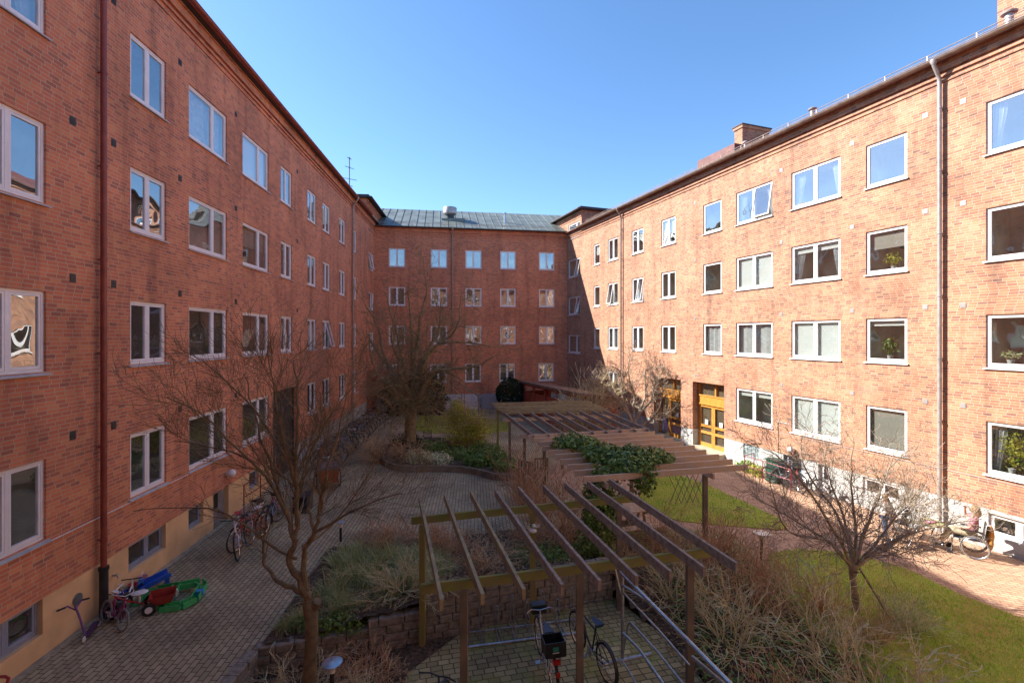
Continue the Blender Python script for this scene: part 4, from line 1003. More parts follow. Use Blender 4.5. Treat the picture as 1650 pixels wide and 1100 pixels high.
# ------------------------------------------------------------ shrubs and plants
def shrub_mesh(name, mat, seed, n, L, spread, lvl=2, jit=.2, up=.06, rmin=.003, r0=.008, base=.25, ang=(.3, .9)):
    r = random.Random(seed); b = MB(); o = dict(jit=jit, up=up, rmin=rmin, n=[0, 3, 3, 3], ang=ang, len=(.4, .7))
    for _ in range(n):
        a = r.uniform(0, 6.28); q = r.random()**.6; t = spread*r.uniform(.2, 1)
        grow(b, V((math.cos(a)*q*base, math.sin(a)*q*base, -.05)), V((math.cos(a)*math.sin(t), math.sin(a)*math.sin(t), math.cos(t))), L*r.uniform(.55, 1.1), r0, lvl, r, o)
    return b.mesh(name, mat)
SH = [shrub_mesh('twigs', M['twig'], 31, 40, 1.1, 1.05, rmin=.0042, r0=.010), shrub_mesh('twigs', M['twigred'], 32, 44, 1.0, .95, rmin=.0042, r0=.010), shrub_mesh('twigs', M['twigpale'], 33, 34, 1.2, 1.25, jit=.28, rmin=.0045, r0=.011), shrub_mesh('twigs', M['twigred'], 34, 42, 1.2, .65, rmin=.004)]
def shrub(x, y, k, s, label, zs=1.0, group='leafless shrubs in the garden beds', z=None):
    o = link('leafless_shrub', SH[k], None, (x, y, (rbed(x, y) if z is None else z)), (0, 0, x*7+y*3)); o.scale = (s, s, s*zs)
    return tag(o, label, 'shrub', group)
SL = 'leafless twiggy shrub '
for a in [
 (2.75, 11.7, 0, .85, 'brown leafless shrub against the right end of the block wall'),
 (3.7, 10.7, 2, 1.0, 'straw coloured leafless shrub just right of the back corner post of the rack pergola'),
 (4.6, 11.6, 1, 1.15, 'reddish brown dense shrub between the two pergolas, left of the small lawn'),
 (3.9, 12.6, 3, 1.0, 'upright red brown shrub below the lattice trellis'),
 (5.6, 12.6, 1, 1.1, 'reddish brown shrub at the tip of the small lawn near the path'),
 (6.2, 11.4, 0, .75, 'brown shrub just left of the path lamp'),
 (5.3, 10.2, 1, 1.15, 'dense red brown shrub in front of the right rafter end'),
 (4.2, 9.2, 2, 1.1, 'tangled straw coloured shrub right of the steel bicycle rack'),
 (5.9, 9.0, 2, 1.15, 'large tangled pale shrub in the middle of the right bed'),
 (5.6, 7.2, 2, 1.15, 'pale tangled shrub nearest the bottom of the right bed'),
 (6.6, 10.2, 1, .7, 'small red brown shrub on the lawn edge beyond the tangled ones'),
 (7.0, 9.2, 0, .6, 'low brown shrub left of the staked tree'),
 (5.0, 5.9, 0, 1.1, 'dark brown shrub partly cut by the bottom edge of the view'),
 (4.0, 7.0, 3, .8, 'thin red stemmed shrub behind the steel rack tubes'),
]: shrub(*a)
for x, y, k, s, zs, z, lb in (
 (-3.6, 8.0, 2, .85, .6, PZ, 'straggling straw shrub at the foot of the reddish trunk'), (-2.6, 8.5, 1, .9, .6, PZ, 'low red brown shrub left of the nearest pergola post'),
 (-2.35, 7.6, 2, .8, .7, PZ, 'bramble like pale shrub beside the round topped lamp'), (-4.0, 6.9, 0, .8, .6, PZ, 'dark twiggy shrub in the bottom left sunken bed'),
 (-2.3, 10.2, 2, 1.0, .6, .45, 'arching straw shrub over the low block wall'), (-1.6, 12.4, 1, .8, .7, .2, 'red brown shrub under the left end of the rack pergola'),
 (-.6, 11.4, 0, .9, .4, .4, 'low brown shrub behind the block wall under the rafters'), (.6, 12.6, 1, .8, .6, .25, 'small red brown shrub behind the bird ornament'),
 (1.35, 13.2, 3, 1.35, 1.0, .1, 'tall upright red brown shrub left of the ivy pillar'), (.9, 15.3, 3, 1.25, 1.0, 0, 'tall thin stems below the left ends of the brown boards'),
 (.4, 16.8, 3, 1.3, 1.1, 0, 'tallest thin stemmed shrub beside the wooden armchairs'), (-6.0, 21.9, 0, 1.5, .7, .1, 'wide dark twiggy shrub at the left end of the round bed'),
 (-4.6, 21.4, 0, 1.1, .7, .2, 'low twiggy shrub in front of the thick trunk'), (-3.4, 12.9, 1, 1.0, .7, .1, 'red brown shrub at the far edge of the sedge bed'), (-2.2, 13.0, 1, .9, .6, .1, 'thin red shrub right of the sedges')):
    shrub(x, y, k, s, lb, zs, z=z)
# big sunlit shrub clumps by the red shed
SB = shrub_mesh('twigs', M['twigpale'], 41, 46, 3.0, .6, jit=.16, rmin=.008, r0=.03, base=.5)
SB2 = shrub_mesh('twigs', M['twig'], 42, 46, 2.6, .95, jit=.2, rmin=.008, r0=.025, base=.6)
for x, y, m, s, lb in ((4.3, 28.0, SB, 1.05, 'tall pale branched shrub in front of the red shed, tallest of its row'), (3.6, 27.6, SB2, .7, 'wide brown shrub left of the tall pale one by the red shed'),
                       (4.7, 27.5, SB2, 1.0, 'brown shrub between the tall pale shrub and the crooked tree'), (2.9, 27.8, SB2, .42, 'smallest brown shrub over the red shed roof'), (6.2, 25.0, SB2, .45, 'little leafless bush at the foot of the crooked tree')):
    o = link('tall_shrub', m, None, (x, y, -.05), (0, 0, x)); o.scale = (s, s, s); tag(o, lb, 'shrub', 'tall shrubs by the red shed')
# pale dried bush at the foot of the staked tree
o = link('dried_bush', shrub_mesh('twigs', M['palegreen'], 44, 90, .6, 1.1, rmin=.003), None, (8.05, 9.75, -.1)); tag(o, 'small whitish dried bush round the foot of the staked tree', 'bush')
def leafball(n, c, rx, ry, rz, size, rnd, shell=.35, lump=.35, flat=.0):
    b = MB(); c = V(c); s0 = rnd.uniform(0, 99)
    for _ in range(n):
        d = V((rnd.gauss(0, 1), rnd.gauss(0, 1), rnd.gauss(0, 1))).normalized()
        k = (1-shell*rnd.random()**1.5)*(1+lump*noise.noise(d*2.2+V((s0, 0, 0))))
        p = c+V((d.x*rx*k, d.y*ry*k, d.z*rz*k))
        if p.z < c.z-rz*.98: continue
        u = (d+V((rnd.gauss(0, .6), rnd.gauss(0, .6), rnd.gauss(0, .6)+flat))).normalized(); e1 = u.orthogonal().normalized(); e1.rotate(Matrix.Rotation(rnd.uniform(0, 6.28), 3, u)); e2 = u.cross(e1)
        s = size*rnd.uniform(.6, 1.3); b.quad(p-e1*s, p-e2*s*.6, p+e1*s, p+e2*s*.6)
    return b
r = random.Random(77)
def bush(name, lb, cat, mat, c, rx, ry, rz, n, size, group=None, **k):
    o = leafball(n, (0, 0, 0), rx, ry, rz, size, r, **k).build(name, mat); o.location = c; return tag(o, lb, cat, group)
# dark evergreens at the far wall
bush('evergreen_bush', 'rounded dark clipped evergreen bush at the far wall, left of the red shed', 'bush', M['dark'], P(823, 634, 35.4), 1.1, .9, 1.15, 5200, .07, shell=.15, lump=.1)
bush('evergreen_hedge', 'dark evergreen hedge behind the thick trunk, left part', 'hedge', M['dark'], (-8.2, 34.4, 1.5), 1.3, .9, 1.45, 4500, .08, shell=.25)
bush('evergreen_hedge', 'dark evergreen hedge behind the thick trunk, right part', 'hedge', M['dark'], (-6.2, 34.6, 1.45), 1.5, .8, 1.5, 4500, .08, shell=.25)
# forsythia bush: two lit lobes over brown green base
t = thing('flowering_bush', 'yellow green bush glowing at the right of the round bed', 'bush', (-2.3, 24.6, 0))
b = MB()
for k, (x, y, z, s) in enumerate(((-2.9, 24.8, 1.6, .75), (-2.1, 24.4, 1.35, .85), (-2.6, 24.2, .8, .9), (-1.7, 24.3, .8, .7), (-2.9, 25.2, 2.0, .45))):
    q = leafball(1500, (x, y, z), s, s*.8, s, .045, r, shell=.7, lump=.5); i = len(b.v); b.v += q.v; b.f += [tuple(i+w for w in f) for f in q.f]
b.build('leaves', M['forsy'], t, world=True)
b = MB(); o_ = dict(jit=.2, up=.05, rmin=.008, n=[0, 3, 3], ang=(.3, .8), len=(.4, .7))
for _ in range(30):
    a = r.uniform(0, 6.28); grow(b, V((-2.3+r.uniform(-.4, .4), 24.5, .1)), V((math.cos(a)*.5, math.sin(a)*.4, 1)).normalized(), 1.9, .02, 2, r, o_)
b.build('stems', M['twig'], t, world=True)
# plants of the round bed
for x, y, s, m, lb in ((-4.2, 21.4, .75, 'palegreen', 'clump of white flowers at the front of the round bed, left'), (-3.3, 21.2, .7, 'palegreen', 'clump of white flowers at the front of the round bed, right'),
                       (-4.9, 23.2, .8, 'dark', 'dark green low plant right of the thick trunk'), (-3.9, 23.4, .8, 'green', 'green low plant in the middle of the round bed'), (-2.4, 22.0, .8, 'green', 'green leafy plant below the yellow bush'),
                       (-1.3, 22.6, .9, 'green', 'green leafy plant right of the yellow bush'), (-.6, 21.2, .8, 'green', 'broad leaved green plant at the right end of the round bed'), (-1.5, 20.9, .7, 'green', 'green plant behind the timber edging'), (-5.4, 24.6, .9, 'dark', 'dark low plant left of the thick trunk'), (-.4, 20.1, .55, 'green', 'bright green plant at the tip of the round bed')):
    bush('garden_plant', lb, 'plant', M[m], (x, y, .3), s, s*.8, s*.55, 1100, .06, 'plants of the round bed', shell=.6)
def tuft(b, c, n, h, rnd, w=.02, lean=.9):
    for _ in range(n):
        a = rnd.uniform(0, 6.28); l = h*rnd.uniform(.6, 1.2); t = rnd.uniform(.15, lean); p = V(c)+V((math.cos(a), math.sin(a), 0))*rnd.uniform(0, .08); pr = None; w_ = w*rnd.uniform(.6, 1)
        s = V((-math.sin(a), math.cos(a), 0))
        for k in range(5):
            u = k/4; an = t*(.4+1.5*u); q = p+V((math.cos(a)*math.sin(an), math.sin(a)*math.sin(an), math.cos(an)))*l*u*.9; ww = w_*(1-u)*.5+.001
            if pr: b.quad(pr[0]-s*pr[1], pr[0]+s*pr[1], q+s*ww, q-s*ww)
            pr = (q, ww)
SM = []
for k in range(2):
    b = MB()
    for _ in range(9): tuft(b, (r.gauss(0, .22), r.gauss(0, .22), 0), 60, .58, r, .022, 1.1)
    SM.append(b.mesh('sedge', M['sedge']))
k = 0
for x, y, s in ((-3.9, 11.6, 1), (-3.2, 12.2, 1.1), (-2.6, 11.5, 1.15), (-3.4, 10.9, 1.1), (-2.2, 12.3, .95), (-2.7, 10.5, .95), (-3.9, 10.3, .9), (-1.7, 11.3, .9), (-4.2, 12.4, .85), (-3.5, 9.8, .75), (-1.9, 10.5, .8), (-4.2, 9.5, .6)):
    o = link('sedge_clump', SM[k % 2], None, (x, y, raised(x, y)), (0, 0, k*1.9)); o.scale = (s, s, s); k += 1
    tag(o, 'arching grey green sedge clump in the bed beside the left paving', 'sedge', 'sedge clumps beside the left paving')
bush('ground_ivy', 'patch of dark ground ivy behind the block wall under the rafters', 'plant', M['green'], (.9, 12.0, .35), 1.1, .7, .14, 1600, .035, shell=.8)
bush('low_leafy_plant', 'low yellow green leafy plant on the edge of the block wall by the tree', 'plant', M['green'], (-3.6, 9.35, .15), .8, .28, .2, 1500, .035, shell=.8)
bush('low_leafy_plant', 'low dark green plant at the very bottom beside the lamp', 'plant', M['green'], (-2.2, 7.2, -.2), .45, .4, .28, 900, .035, shell=.8)
o = MB(); tuft(o, (0, 0, 0), 60, .35, r, .02, 1.0); o = o.build('grass_tuft', M['grass']); o.location = (-1.75, 7.25, PZ); tag(o, 'bright green tuft of grass at the bottom near the lamp', 'grass tuft')
# ivy on the brown pergola and down its pillar
t = thing('ivy', 'dark glossy ivy sprawling over the brown pergola and down its near left corner', 'ivy', (2.6, 12.4, 0))
def join(b, q):
    i = len(b.v); b.v += q.v; b.f += [tuple(i+w for w in f) for f in q.f]
b = MB()
for x, y, z, rx, ry, rz, n in ((2.0, 14.8, 2.5, .75, .6, .26, 1500), (2.5, 13.4, 2.5, .6, .8, .26, 1500), (3.2, 12.9, 2.5, .95, .7, .3, 2600), (3.9, 13.2, 2.46, .6, .4, .16, 700), (3.0, 12.2, 2.4, .7, .4, .3, 1100), (3.3, 12.0, 2.15, .35, .25, .35, 400)):
    join(b, leafball(n, (x, y, z), rx, ry, rz, .055, r, shell=.5, lump=.5, flat=.5))
b.build('canopy_leaves', M['ivy'], t, world=True)
b = MB()
for x, y, z, rx, ry, rz, n in ((2.15, 11.95, 1.3, .42, .42, 1.25, 2600), (2.4, 12.0, 1.8, .4, .35, .6, 700), (2.1, 11.9, .5, .55, .5, .5, 900)):
    join(b, leafball(n, (x, y, z), rx, ry, rz, .05, r, shell=.4, lump=.5))
b.build('pillar_leaves', M['ivy'], t, world=True)
bush('low_leafy_plant', 'green plants along the foot of the right wall by the glass block window', 'plant', M['green'], wpt(WR, sR(1215), -.45, .05), .5, .5, .25, 700, .05, shell=.8)
bush('low_leafy_plant', 'pale green border plants beside the red railing', 'plant', M['forsy'], wpt(WR, sR(1238), -.6, .05), .35, .35, .28, 500, .04, shell=.8)

# ------------------------------------------------------------ bicycles
def ring(b, c, r, t, n=24, s=6, plane='xz', ax=1):
    b.path([V(c)+V((r*math.cos(2*math.pi*k/n), 0, r*math.sin(2*math.pi*k/n))) for k in range(n)], t, s, closed=True)
def wheel_meshes(r, tm='tyre', tt=.019, rimc='steel'):
    a = MB(); ring(a, (0, 0, 0), r-tt, tt); b = MB(); ring(b, (0, 0, 0), r-2*tt-.006, .010, 24, 5)
    for k in range(14):
        an = 2*math.pi*k/14; b.path([(.02*math.cos(an+1.3), .025*(-1)**k, .02*math.sin(an+1.3)), ((r-.04)*math.cos(an), 0, (r-.04)*math.sin(an))], .0022, 3)
    b.lathe((0, 0, 0), [(.022, -.035), (.022, .035)], 8, 'y')
    return a.mesh('tyre', M[tm], True), b.mesh('wheel', M[rimc])
WM = wheel_meshes(.34)
def bmesh_(fn, name, mat, smooth=True):
    b = MB(); fn(b); return b.mesh(name, mat, smooth)
def frame_fn(step):
    def f(b):
        hb, ht, bbk, st, rh = (.40, 0, .62), (.35, 0, .82), (-.05, 0, .28), (-.2, 0, .78), (-.53, 0, .34)
        b.path([hb, ht], .022, 8); b.path([bbk, st, (-.215, 0, .9)], .017, 8)
        if step: b.path([(.37, 0, .74), (.15, 0, .5), (-.1, 0, .42)], .017, 8); b.path([(.39, 0, .66), (.12, 0, .36), bbk], .02, 8)
        else: b.path([(.36, 0, .78), (-.18, 0, .74)], .018, 8); b.path([(.39, 0, .65), bbk], .021, 8)
        for s in (-1, 1):
            b.path([bbk, (-.3, .05*s, .31), (-.53, .06*s, .34)], .011, 6); b.path([(-.18, .01*s, .72), (-.53, .06*s, .34)], .010, 6)
    return f
def fork_fn(b):
    b.path([(.40, 0, .62), (.41, 0, .58)], .02, 8)
    for s in (-1, 1): b.path([(.40, 0, .63), (.42, .05*s, .58), (.52, .055*s, .34)], .012, 6)
    b.path([(.405, 0, .61), (.35, 0, .82), (.335, 0, .93)], .014, 6)
def bar_fn(kind):
    def f(b):
        if kind == 'swept': b.path([(.02, -.29, .98), (.18, -.28, 1.0), (.3, -.18, .98), (.335, 0, .93), (.3, .18, .98), (.18, .28, 1.0), (.02, .29, .98)], .011, 7)
        elif kind == 'drop': b.path([(.36, -.2, .8), (.46, -.21, .84), (.46, -.21, .92), (.36, -.2, .94), (.335, 0, .93), (.36, .2, .94), (.46, .21, .92), (.46, .21, .84), (.36, .2, .8)], .011, 7)
        else: b.path([(.26, -.3, .97), (.32, -.15, .96), (.335, 0, .93), (.32, .15, .96), (.26, .3, .97)], .012, 7)
    return f
def grip_fn(b):
    for s in (-1, 1): b.path([(.02, .29*s, .98), (.13, .288*s, .995)], .017, 7)
def saddle_fn(b):
    b.v += [V(q) for q in ((-.36, -.09, .935), (-.36, .09, .935), (-.22, .07, .93), (-.06, .02, .925), (-.06, -.02, .925), (-.22, -.07, .93), (-.35, -.06, .88), (-.35, .06, .88), (-.2, .03, .885), (-.07, .012, .9), (-.07, -.012, .9), (-.2, -.03, .885))]
    b.f += [(0, 1, 2, 5), (5, 2, 3, 4), (0, 6, 7, 1), (1, 7, 8, 2), (2, 8, 9, 3), (3, 9, 10, 4), (4, 10, 11, 5), (5, 11, 6, 0), (6, 11, 8, 7), (11, 10, 9, 8)]
def crank_fn(b):
    b.lathe((-.05, .06, .28), [(.085, -.004), (.085, .004)], 16, 'y'); b.lathe((-.05, 0, .28), [(.02, -.07), (.02, .07)], 8, 'y')
    b.beam((-.05, .075, .28), (.05, .085, .15), .015, .02); b.beam((-.05, -.075, .28), (-.15, -.085, .41), .015, .02)
    b.box(.0, .1, .09, .18, .135, .155); b.box(-.2, -.1, -.18, -.09, .4, .42)
    b.beam((-.05, .06, .36), (-.53, .06, .375), .006, .01); b.beam((-.05, .06, .2), (-.53, .06, .305), .006, .01)
def guard_fn(b, k_=0):
    for c, a0, a1 in ((((-.53, 0, .34), .3, 3.5), ((.52, 0, .34), .9, 3.0))[k_],):
        p = None
        for k in range(13):
            an = a0+(a1-a0)*k/12; q = V(c)+V((.365*math.cos(an), 0, .365*math.sin(an)))
            if p: b.quad(p+V((0, -.028, 0)), q+V((0, -.028, 0)), q+V((0, .028, 0)), p+V((0, .028, 0)))
            p = q
def rack_fn(b):
    for s in (-1, 1): b.path([(-.2, .05*s, .74), (-.35, .07*s, .76), (-.75, .07*s, .76), (-.53, .07*s, .36)], .006, 5)
    for x in (-.35, -.5, -.65): b.path([(x, -.07, .76), (x, .07, .76)], .005, 4)
GM = {'bar_swept': bmesh_(bar_fn('swept'), 'handlebar', M['steel']), 'bar_drop': bmesh_(bar_fn('drop'), 'handlebar', M['black']), 'bar_flat': bmesh_(bar_fn('flat'), 'handlebar', M['black']),
      'grip': bmesh_(grip_fn, 'grips', M['black']), 'crank': bmesh_(crank_fn, 'crank', M['galv'], False), 'guard0': bmesh_(guard_fn, 'mudguard', M['black'], False), 'guard1': bmesh_(lambda b: guard_fn(b, 1), 'mudguard', M['black'], False), 'rack': bmesh_(rack_fn, 'luggage_rack', M['black'])}
def bicycle(label, loc, yaw, color, step=True, bar='swept', saddle=(.02, .02, .022), guard=True, rack=False, lean=.05, group=None, s=1.0, steer=0.0, basket=False, guardc=None):
    pm_ = paint(color); t = thing('bicycle', label, 'bicycle', loc, yaw, group); t.rotation_euler = (lean, 0, yaw); t.scale = (s, s, s)
    k = ('fr', step, color)
    fr = link('frame', wcache(k, lambda: bmesh_(frame_fn(step), 'frame', pm_)), t)
    link('fork', wcache(('fo', color), lambda: bmesh_(fork_fn, 'fork', pm_)), t)
    hb = link('handlebar', GM['bar_'+bar], t)
    if bar == 'swept': link('grips', GM['grip'], hb)
    link('saddle', wcache(('sa', saddle), lambda: bmesh_(saddle_fn, 'saddle', paint(saddle), False)), t)
    link('crank', GM['crank'], t)
    for x in (-.53, .52):
        w = link('wheel', WM[1], t, (x, 0, .34)); link('tyre', WM[0], w, (0, 0, 0))
    if guard: link('mudguard', GM['guard0'], t); link('mudguard', GM['guard1'], t)
    if rack: link('luggage_rack', GM['rack'], t)
    if basket:
        b = MB()
        for z in (.76, .84, .92, 1.0): b.path([(.42, -.16, z), (.7, -.16, z), (.7, .16, z), (.42, .16, z)], .005, 4, closed=True)
        for x, y in [(.42+.056*i, s_*.16) for i in range(6) for s_ in (-1, 1)]+[(.7, -.16+.064*i) for i in range(6)]: b.path([(x, y, .75), (x, y, 1.0)], .003, 3)
        b.build('basket', M['galv'], t)
    return t
# two town bicycles parked in the rack under the pergola
b1 = bicycle('cream town bicycle with a black rear crate parked in the rack, left one', (.62, 8.75, PZ+.03), R(100), (.62, .60, .52), rack=True, lean=-.03, saddle=(.03, .04, .07), guardc=(.05, .05, .055))
c = MB(); c.v = []; c.box(-.80, -.48, -.17, .17, .77, .79); c.box(-.80, -.785, -.18, .18, .78, 1.02); c.box(-.50, -.485, -.18, .18, .78, 1.0); c.box(-.785, -.5, -.18, -.165, .78, 1.0); c.box(-.785, -.5, .165, .18, .78, 1.0)
cr = c.build('crate', M['black'], b1)
c = MB(); c.box(-.804, -.8, -.05, .05, .88, .95); c.build('green_emblem', paint((.03, .30, .20)), cr); c = MB(); c.box(-.804, -.8, -.055, .055, .85, .862); c.build('white_line', M['white'], cr)
c = MB(); c.box(-.86, -.80, -.06, .06, .69, .745); c.build('reflector', paint((.5, .01, .01)), b1)
c = MB(); c.box(-.93, -.905, -.03, .03, .52, .60); c.build('tail_light', paint((.55, .03, .01)), b1)
c = MB(); c.box(.40, .58, -.14, .14, .82, .98); c.build('handlebar_bag', M['black'], b1)
b2 = bicycle('black bicycle leaning behind the middle pergola post in the rack', (1.48, 8.95, PZ+.03), R(111), (.03, .03, .035), step=False, bar='flat', lean=-.02, guard=True, saddle=(.03, .05, .10))
c = MB(); c.ball((-.53, .07, .42), .02, 8); c.build('reflector', M['blind'], b2)
# partly visible one at the bottom
bicycle('dark bicycle at the bottom edge left of the nearest post', (-1.25, 7.0, PZ+.03), R(75), (.05, .05, .12), bar='flat')
# bikes at the left basement door
def dbike(lb, px, py, yaw, *a, **k): bicycle(lb, G(px, py, .01), yaw, *a, **k)
dbike('white and black mountain bicycle leaning by the louvred door, front wheel toward the camera', 390, 888, R(-68), (.66, .62, .62), step=False, bar='flat', guard=False, saddle=(.45, .04, .05), lean=.14, s=1.05)
dbike('red framed bicycle with a pale saddle behind the mountain bicycle', 402, 876, R(-100), (.45, .03, .03), step=False, bar='drop', saddle=(.75, .75, .75), lean=-.05)
dbike('silver bicycle third from the louvred door', 418, 864, R(-85), (.5, .5, .52), bar='swept', lean=.1, basket=True)
dbike('dark red bicycle fourth from the louvred door', 428, 850, R(75), (.28, .03, .03), bar='flat', lean=-.1)
dbike('pale blue bicycle fifth from the louvred door', 442, 838, R(100), (.2, .3, .42), bar='swept', lean=.08)
cl = [((.02, .02, .02), 'black'), ((.45, .05, .03), 'bright red'), ((.05, .07, .2), 'navy'), ((.45, .45, .46), 'silver'), ((.02, .02, .02), 'glossy black'), ((.06, .14, .07), 'dark green'), ((.6, .6, .58), 'white'), ((.03, .03, .03), 'black'), ((.12, .03, .05), 'maroon'), ((.08, .16, .3), 'pale blue'), ((.02, .02, .02), 'black'), ((.3, .28, .25), 'grey'), ((.03, .03, .03), 'black'), ((.4, .35, .1), 'mustard'), ((.02, .02, .02), 'black'), ((.35, .05, .04), 'red')]
ords = 'first second third fourth fifth sixth seventh eighth ninth tenth eleventh twelfth thirteenth fourteenth fifteenth sixteenth'.split()
aL = math.atan2(dL.y, dL.x)
r = random.Random(8)
for k, (c_, nm) in enumerate(cl):
    s_ = sL(478)+.80*k
    bicycle(f'{nm} bicycle, {ords[k]} from the near end of the long row along the left wall', wpt(WL, s_, -1.05+r.uniform(-.12, .12), .04), aL-R(90)+R(180)*(k % 2)+r.uniform(-.25, .25)+.5, c_, step=r.random() < .6, bar=r.choice(['swept', 'flat', 'swept']), saddle=(.02, .02, .02) if k % 5 else (.6, .6, .65), lean=r.uniform(-.12, .12), basket=(k % 4 == 2), rack=(k % 2 == 0), group='bicycles in the row along the left wall')
for k, (px, c_, nm) in enumerate(((1285, (.2, .22, .25), 'grey'), (1300, (.35, .05, .04), 'red'), (1322, (.03, .03, .03), 'black'))):
    bicycle(f'{nm} bicycle standing before the right basement entrance, seen through the small tree', wpt(WR, sR(px), -.75, -.14), math.atan2(dR.y, dR.x)+R(160 if k % 2 else 15), c_, lean=.08, group='bicycles by the right wall')
# cargo bicycle with red box
q = G(524, 778); t = thing('cargo_bicycle', 'cargo bicycle with an orange red front box at the near end of the bicycle row', 'cargo bicycle', q, aL+R(205))
b = MB(); b.v += [V(p_) for p_ in ((.15, -.3, .25), (.95, -.3, .25), (.95, .3, .25), (.15, .3, .25), (.05, -.36, .78), (1.1, -.36, .78), (1.1, .36, .78), (.05, .36, .78))]
b.f += [(0, 1, 5, 4), (1, 2, 6, 5), (2, 3, 7, 6), (3, 0, 4, 7), (3, 2, 1, 0)]; b.build('cargo_box', paint((.42, .09, .04)), t)
b = MB(); b.box(.03, 1.12, -.38, .38, .78, .81); b.box(.1, 1.05, -.3, .3, .81, .86); b.build('box_cover', paint((.12, .12, .15)), t)
b = MB(); b.path([(.15, 0, .35), (-.35, 0, .32), (-.75, 0, .34)], .025, 7); b.path([(-.35, 0, .32), (-.5, 0, .85)], .018, 7); b.path([(.05, 0, .5), (-.05, 0, .95)], .018, 7); b.build('frame', M['black'], t, True)
b = MB(); b.path([(-.2, -.3, 1.0), (-.05, -.15, .98), (-.05, .15, .98), (-.2, .3, 1.0)], .013, 7); b.build('handlebar', M['steel'], t, True)
o = link('saddle', wcache(('sa', (.02, .02, .022)), lambda: bmesh_(saddle_fn, 'saddle', paint((.02, .02, .022)), False)), t, (-.27, 0, -.05))
for p_ in ((-.78, 0, .34), (.6, -.42, .34), (.6, .42, .34)): w = link('wheel', WM[1], t, p_); link('tyre', WM[0], w)
# ------------------------------------------------------------ toys by the downpipe
q = G(137, 1033); t = thing('kick_scooter', 'purple kick scooter with black grips leaning on the ochre plinth', 'scooter', q, R(200))
p_ = lambda x, y, Y_: P(x, y, Y_)-q
MI = Matrix.Rotation(-R(200), 4, 'Z')
def rel(v): return MI @ v
b = MB(); b.path([rel(p_(137, 1022, 8.92)), rel(p_(129, 996, 8.95)), rel(p_(121, 975, 8.98))], .018, 8); b.build('stem', paint((.16, .05, .20)), t, True)
b = MB(); h0 = rel(p_(121, 975, 8.98)); e1, e2 = rel(p_(106, 978, 8.8)), rel(p_(132, 966, 9.25)); b.path([rel(p_(121, 982, 8.97)), rel(p_(108, 976, 8.82)), e1], .013, 7); b.path([rel(p_(121, 982, 8.97)), rel(p_(129, 970, 9.15)), e2], .013, 7); o = b.build('handlebar', paint((.16, .05, .20)), t, True)
b = MB(); b.path([e1, rel(p_(91, 984, 8.72))], .018, 8); b.path([e2, rel(p_(144, 963, 9.3))], .018, 8); b.build('grips', M['black'], o, True)
b = MB(); e = rel(p_(136, 1012, 8.95)); d0 = rel(V((-.15, .42, .05))+V((0, 0, .03))); b.beam(rel(V((0, .02, .07))), d0+V((0, 0, .04)), .11, .02); b.build('deck', paint((.07, .03, .09)), t)
for pos in (V((0, -.02, .055)), V((-.15, .48, .055))):
    b = MB(); b.lathe(rel(pos), [(.05, -.012), (.055, 0), (.05, .012)], 14, 'x'); w = b.build('wheel', M['globe'], t, True)
def kidbike(label, loc, yaw, s, c, tm, lean):
    t = thing('kids_bicycle', label, 'bicycle', loc, yaw); t.scale = (s, s, s); t.rotation_euler = (lean, 0, yaw)
    link('frame', bmesh_(frame_fn(True), 'frame', paint(c)), t); link('fork', bmesh_(fork_fn, 'fork', paint(c)), t); hb = link('handlebar', bmesh_(bar_fn('swept'), 'handlebar', M['globe']), t); link('grips', GM['grip'], hb)
    link('saddle', bmesh_(saddle_fn, 'saddle', M['globe'], False), t); link('crank', GM['crank'], t)
    wm = wheel_meshes(.32, tm, .03, 'galv')
    for x in (-.5, .5): w = link('wheel', wm[1], t, (x, 0, .32)); link('tyre', wm[0], w)
M['greytyre'] = simple('grey_rubber', (.22, .21, .19), .8)
kidbike('small magenta children bicycle with grey tyres below the downpipe', G(180, 1010), R(-28), .66, (.34, .02, .15), 'greytyre', -.22)
# tricycle with red trailer tub
q = G(217, 989); t = thing('tricycle', 'red and white tricycle with a tipped red tub beside the green plastic toy', 'tricycle', q, R(212))
b = MB(); b.path([(-.1, 0, .2), (.1, 0, .3), (.28, 0, .42), (.3, 0, .55)], .018, 7); b.path([(-.1, 0, .2), (-.25, .18, .13)], .015, 6); b.path([(-.1, 0, .2), (-.25, -.18, .13)], .015, 6); b.path([(.3, 0, .5), (.36, 0, .14)], .015, 6); b.build('frame', paint((.4, .03, .02)), t, True)
b = MB(); b.path([(.2, -.2, .6), (.3, -.08, .56), (.3, .08, .56), (.2, .2, .6)], .013, 7); b.build('handlebar', M['globe'], t, True)
b = MB(); b.ball((-.08, 0, .42), .11, 12, 1.4, 1, .35); b.path([(-.08, 0, .4), (-.08, 0, .22)], .02, 7); b.build('seat', M['globe'], t, True)
b = MB(); b.v += [V(p__) for p__ in ((-.62, -.16, .14), (-.3, -.16, .14), (-.3, .16, .14), (-.62, .16, .14), (-.7, -.2, .32), (-.24, -.2, .32), (-.24, .2, .32), (-.7, .2, .32))]; b.f += [(0, 1, 5, 4), (1, 2, 6, 5), (2, 3, 7, 6), (3, 0, 4, 7), (3, 2, 1, 0)]; b.build('tub', paint((.36, .04, .03)), t)
for p__, rr2 in (((.36, 0, .14), .14), ((-.25, -.22, .12), .12), ((-.25, .22, .12), .12)):
    b = MB(); b.lathe(p__, [(rr2*.62, -.02), (rr2, -.028), (rr2, .028), (rr2*.62, .02)], 18, 'y'); w = b.build('wheel', M['tyre'], t, True); b = MB(); b.lathe(p__, [(rr2*.55, -.03), (rr2*.55, .03)], 14, 'y'); b.build('hub', M['globe'], w)
b = MB(); b.lathe((-.62, -.3, .11), [(.11, -.02), (.11, .02)], 18, 'y'); b.build('wheel', M['globe'], t)
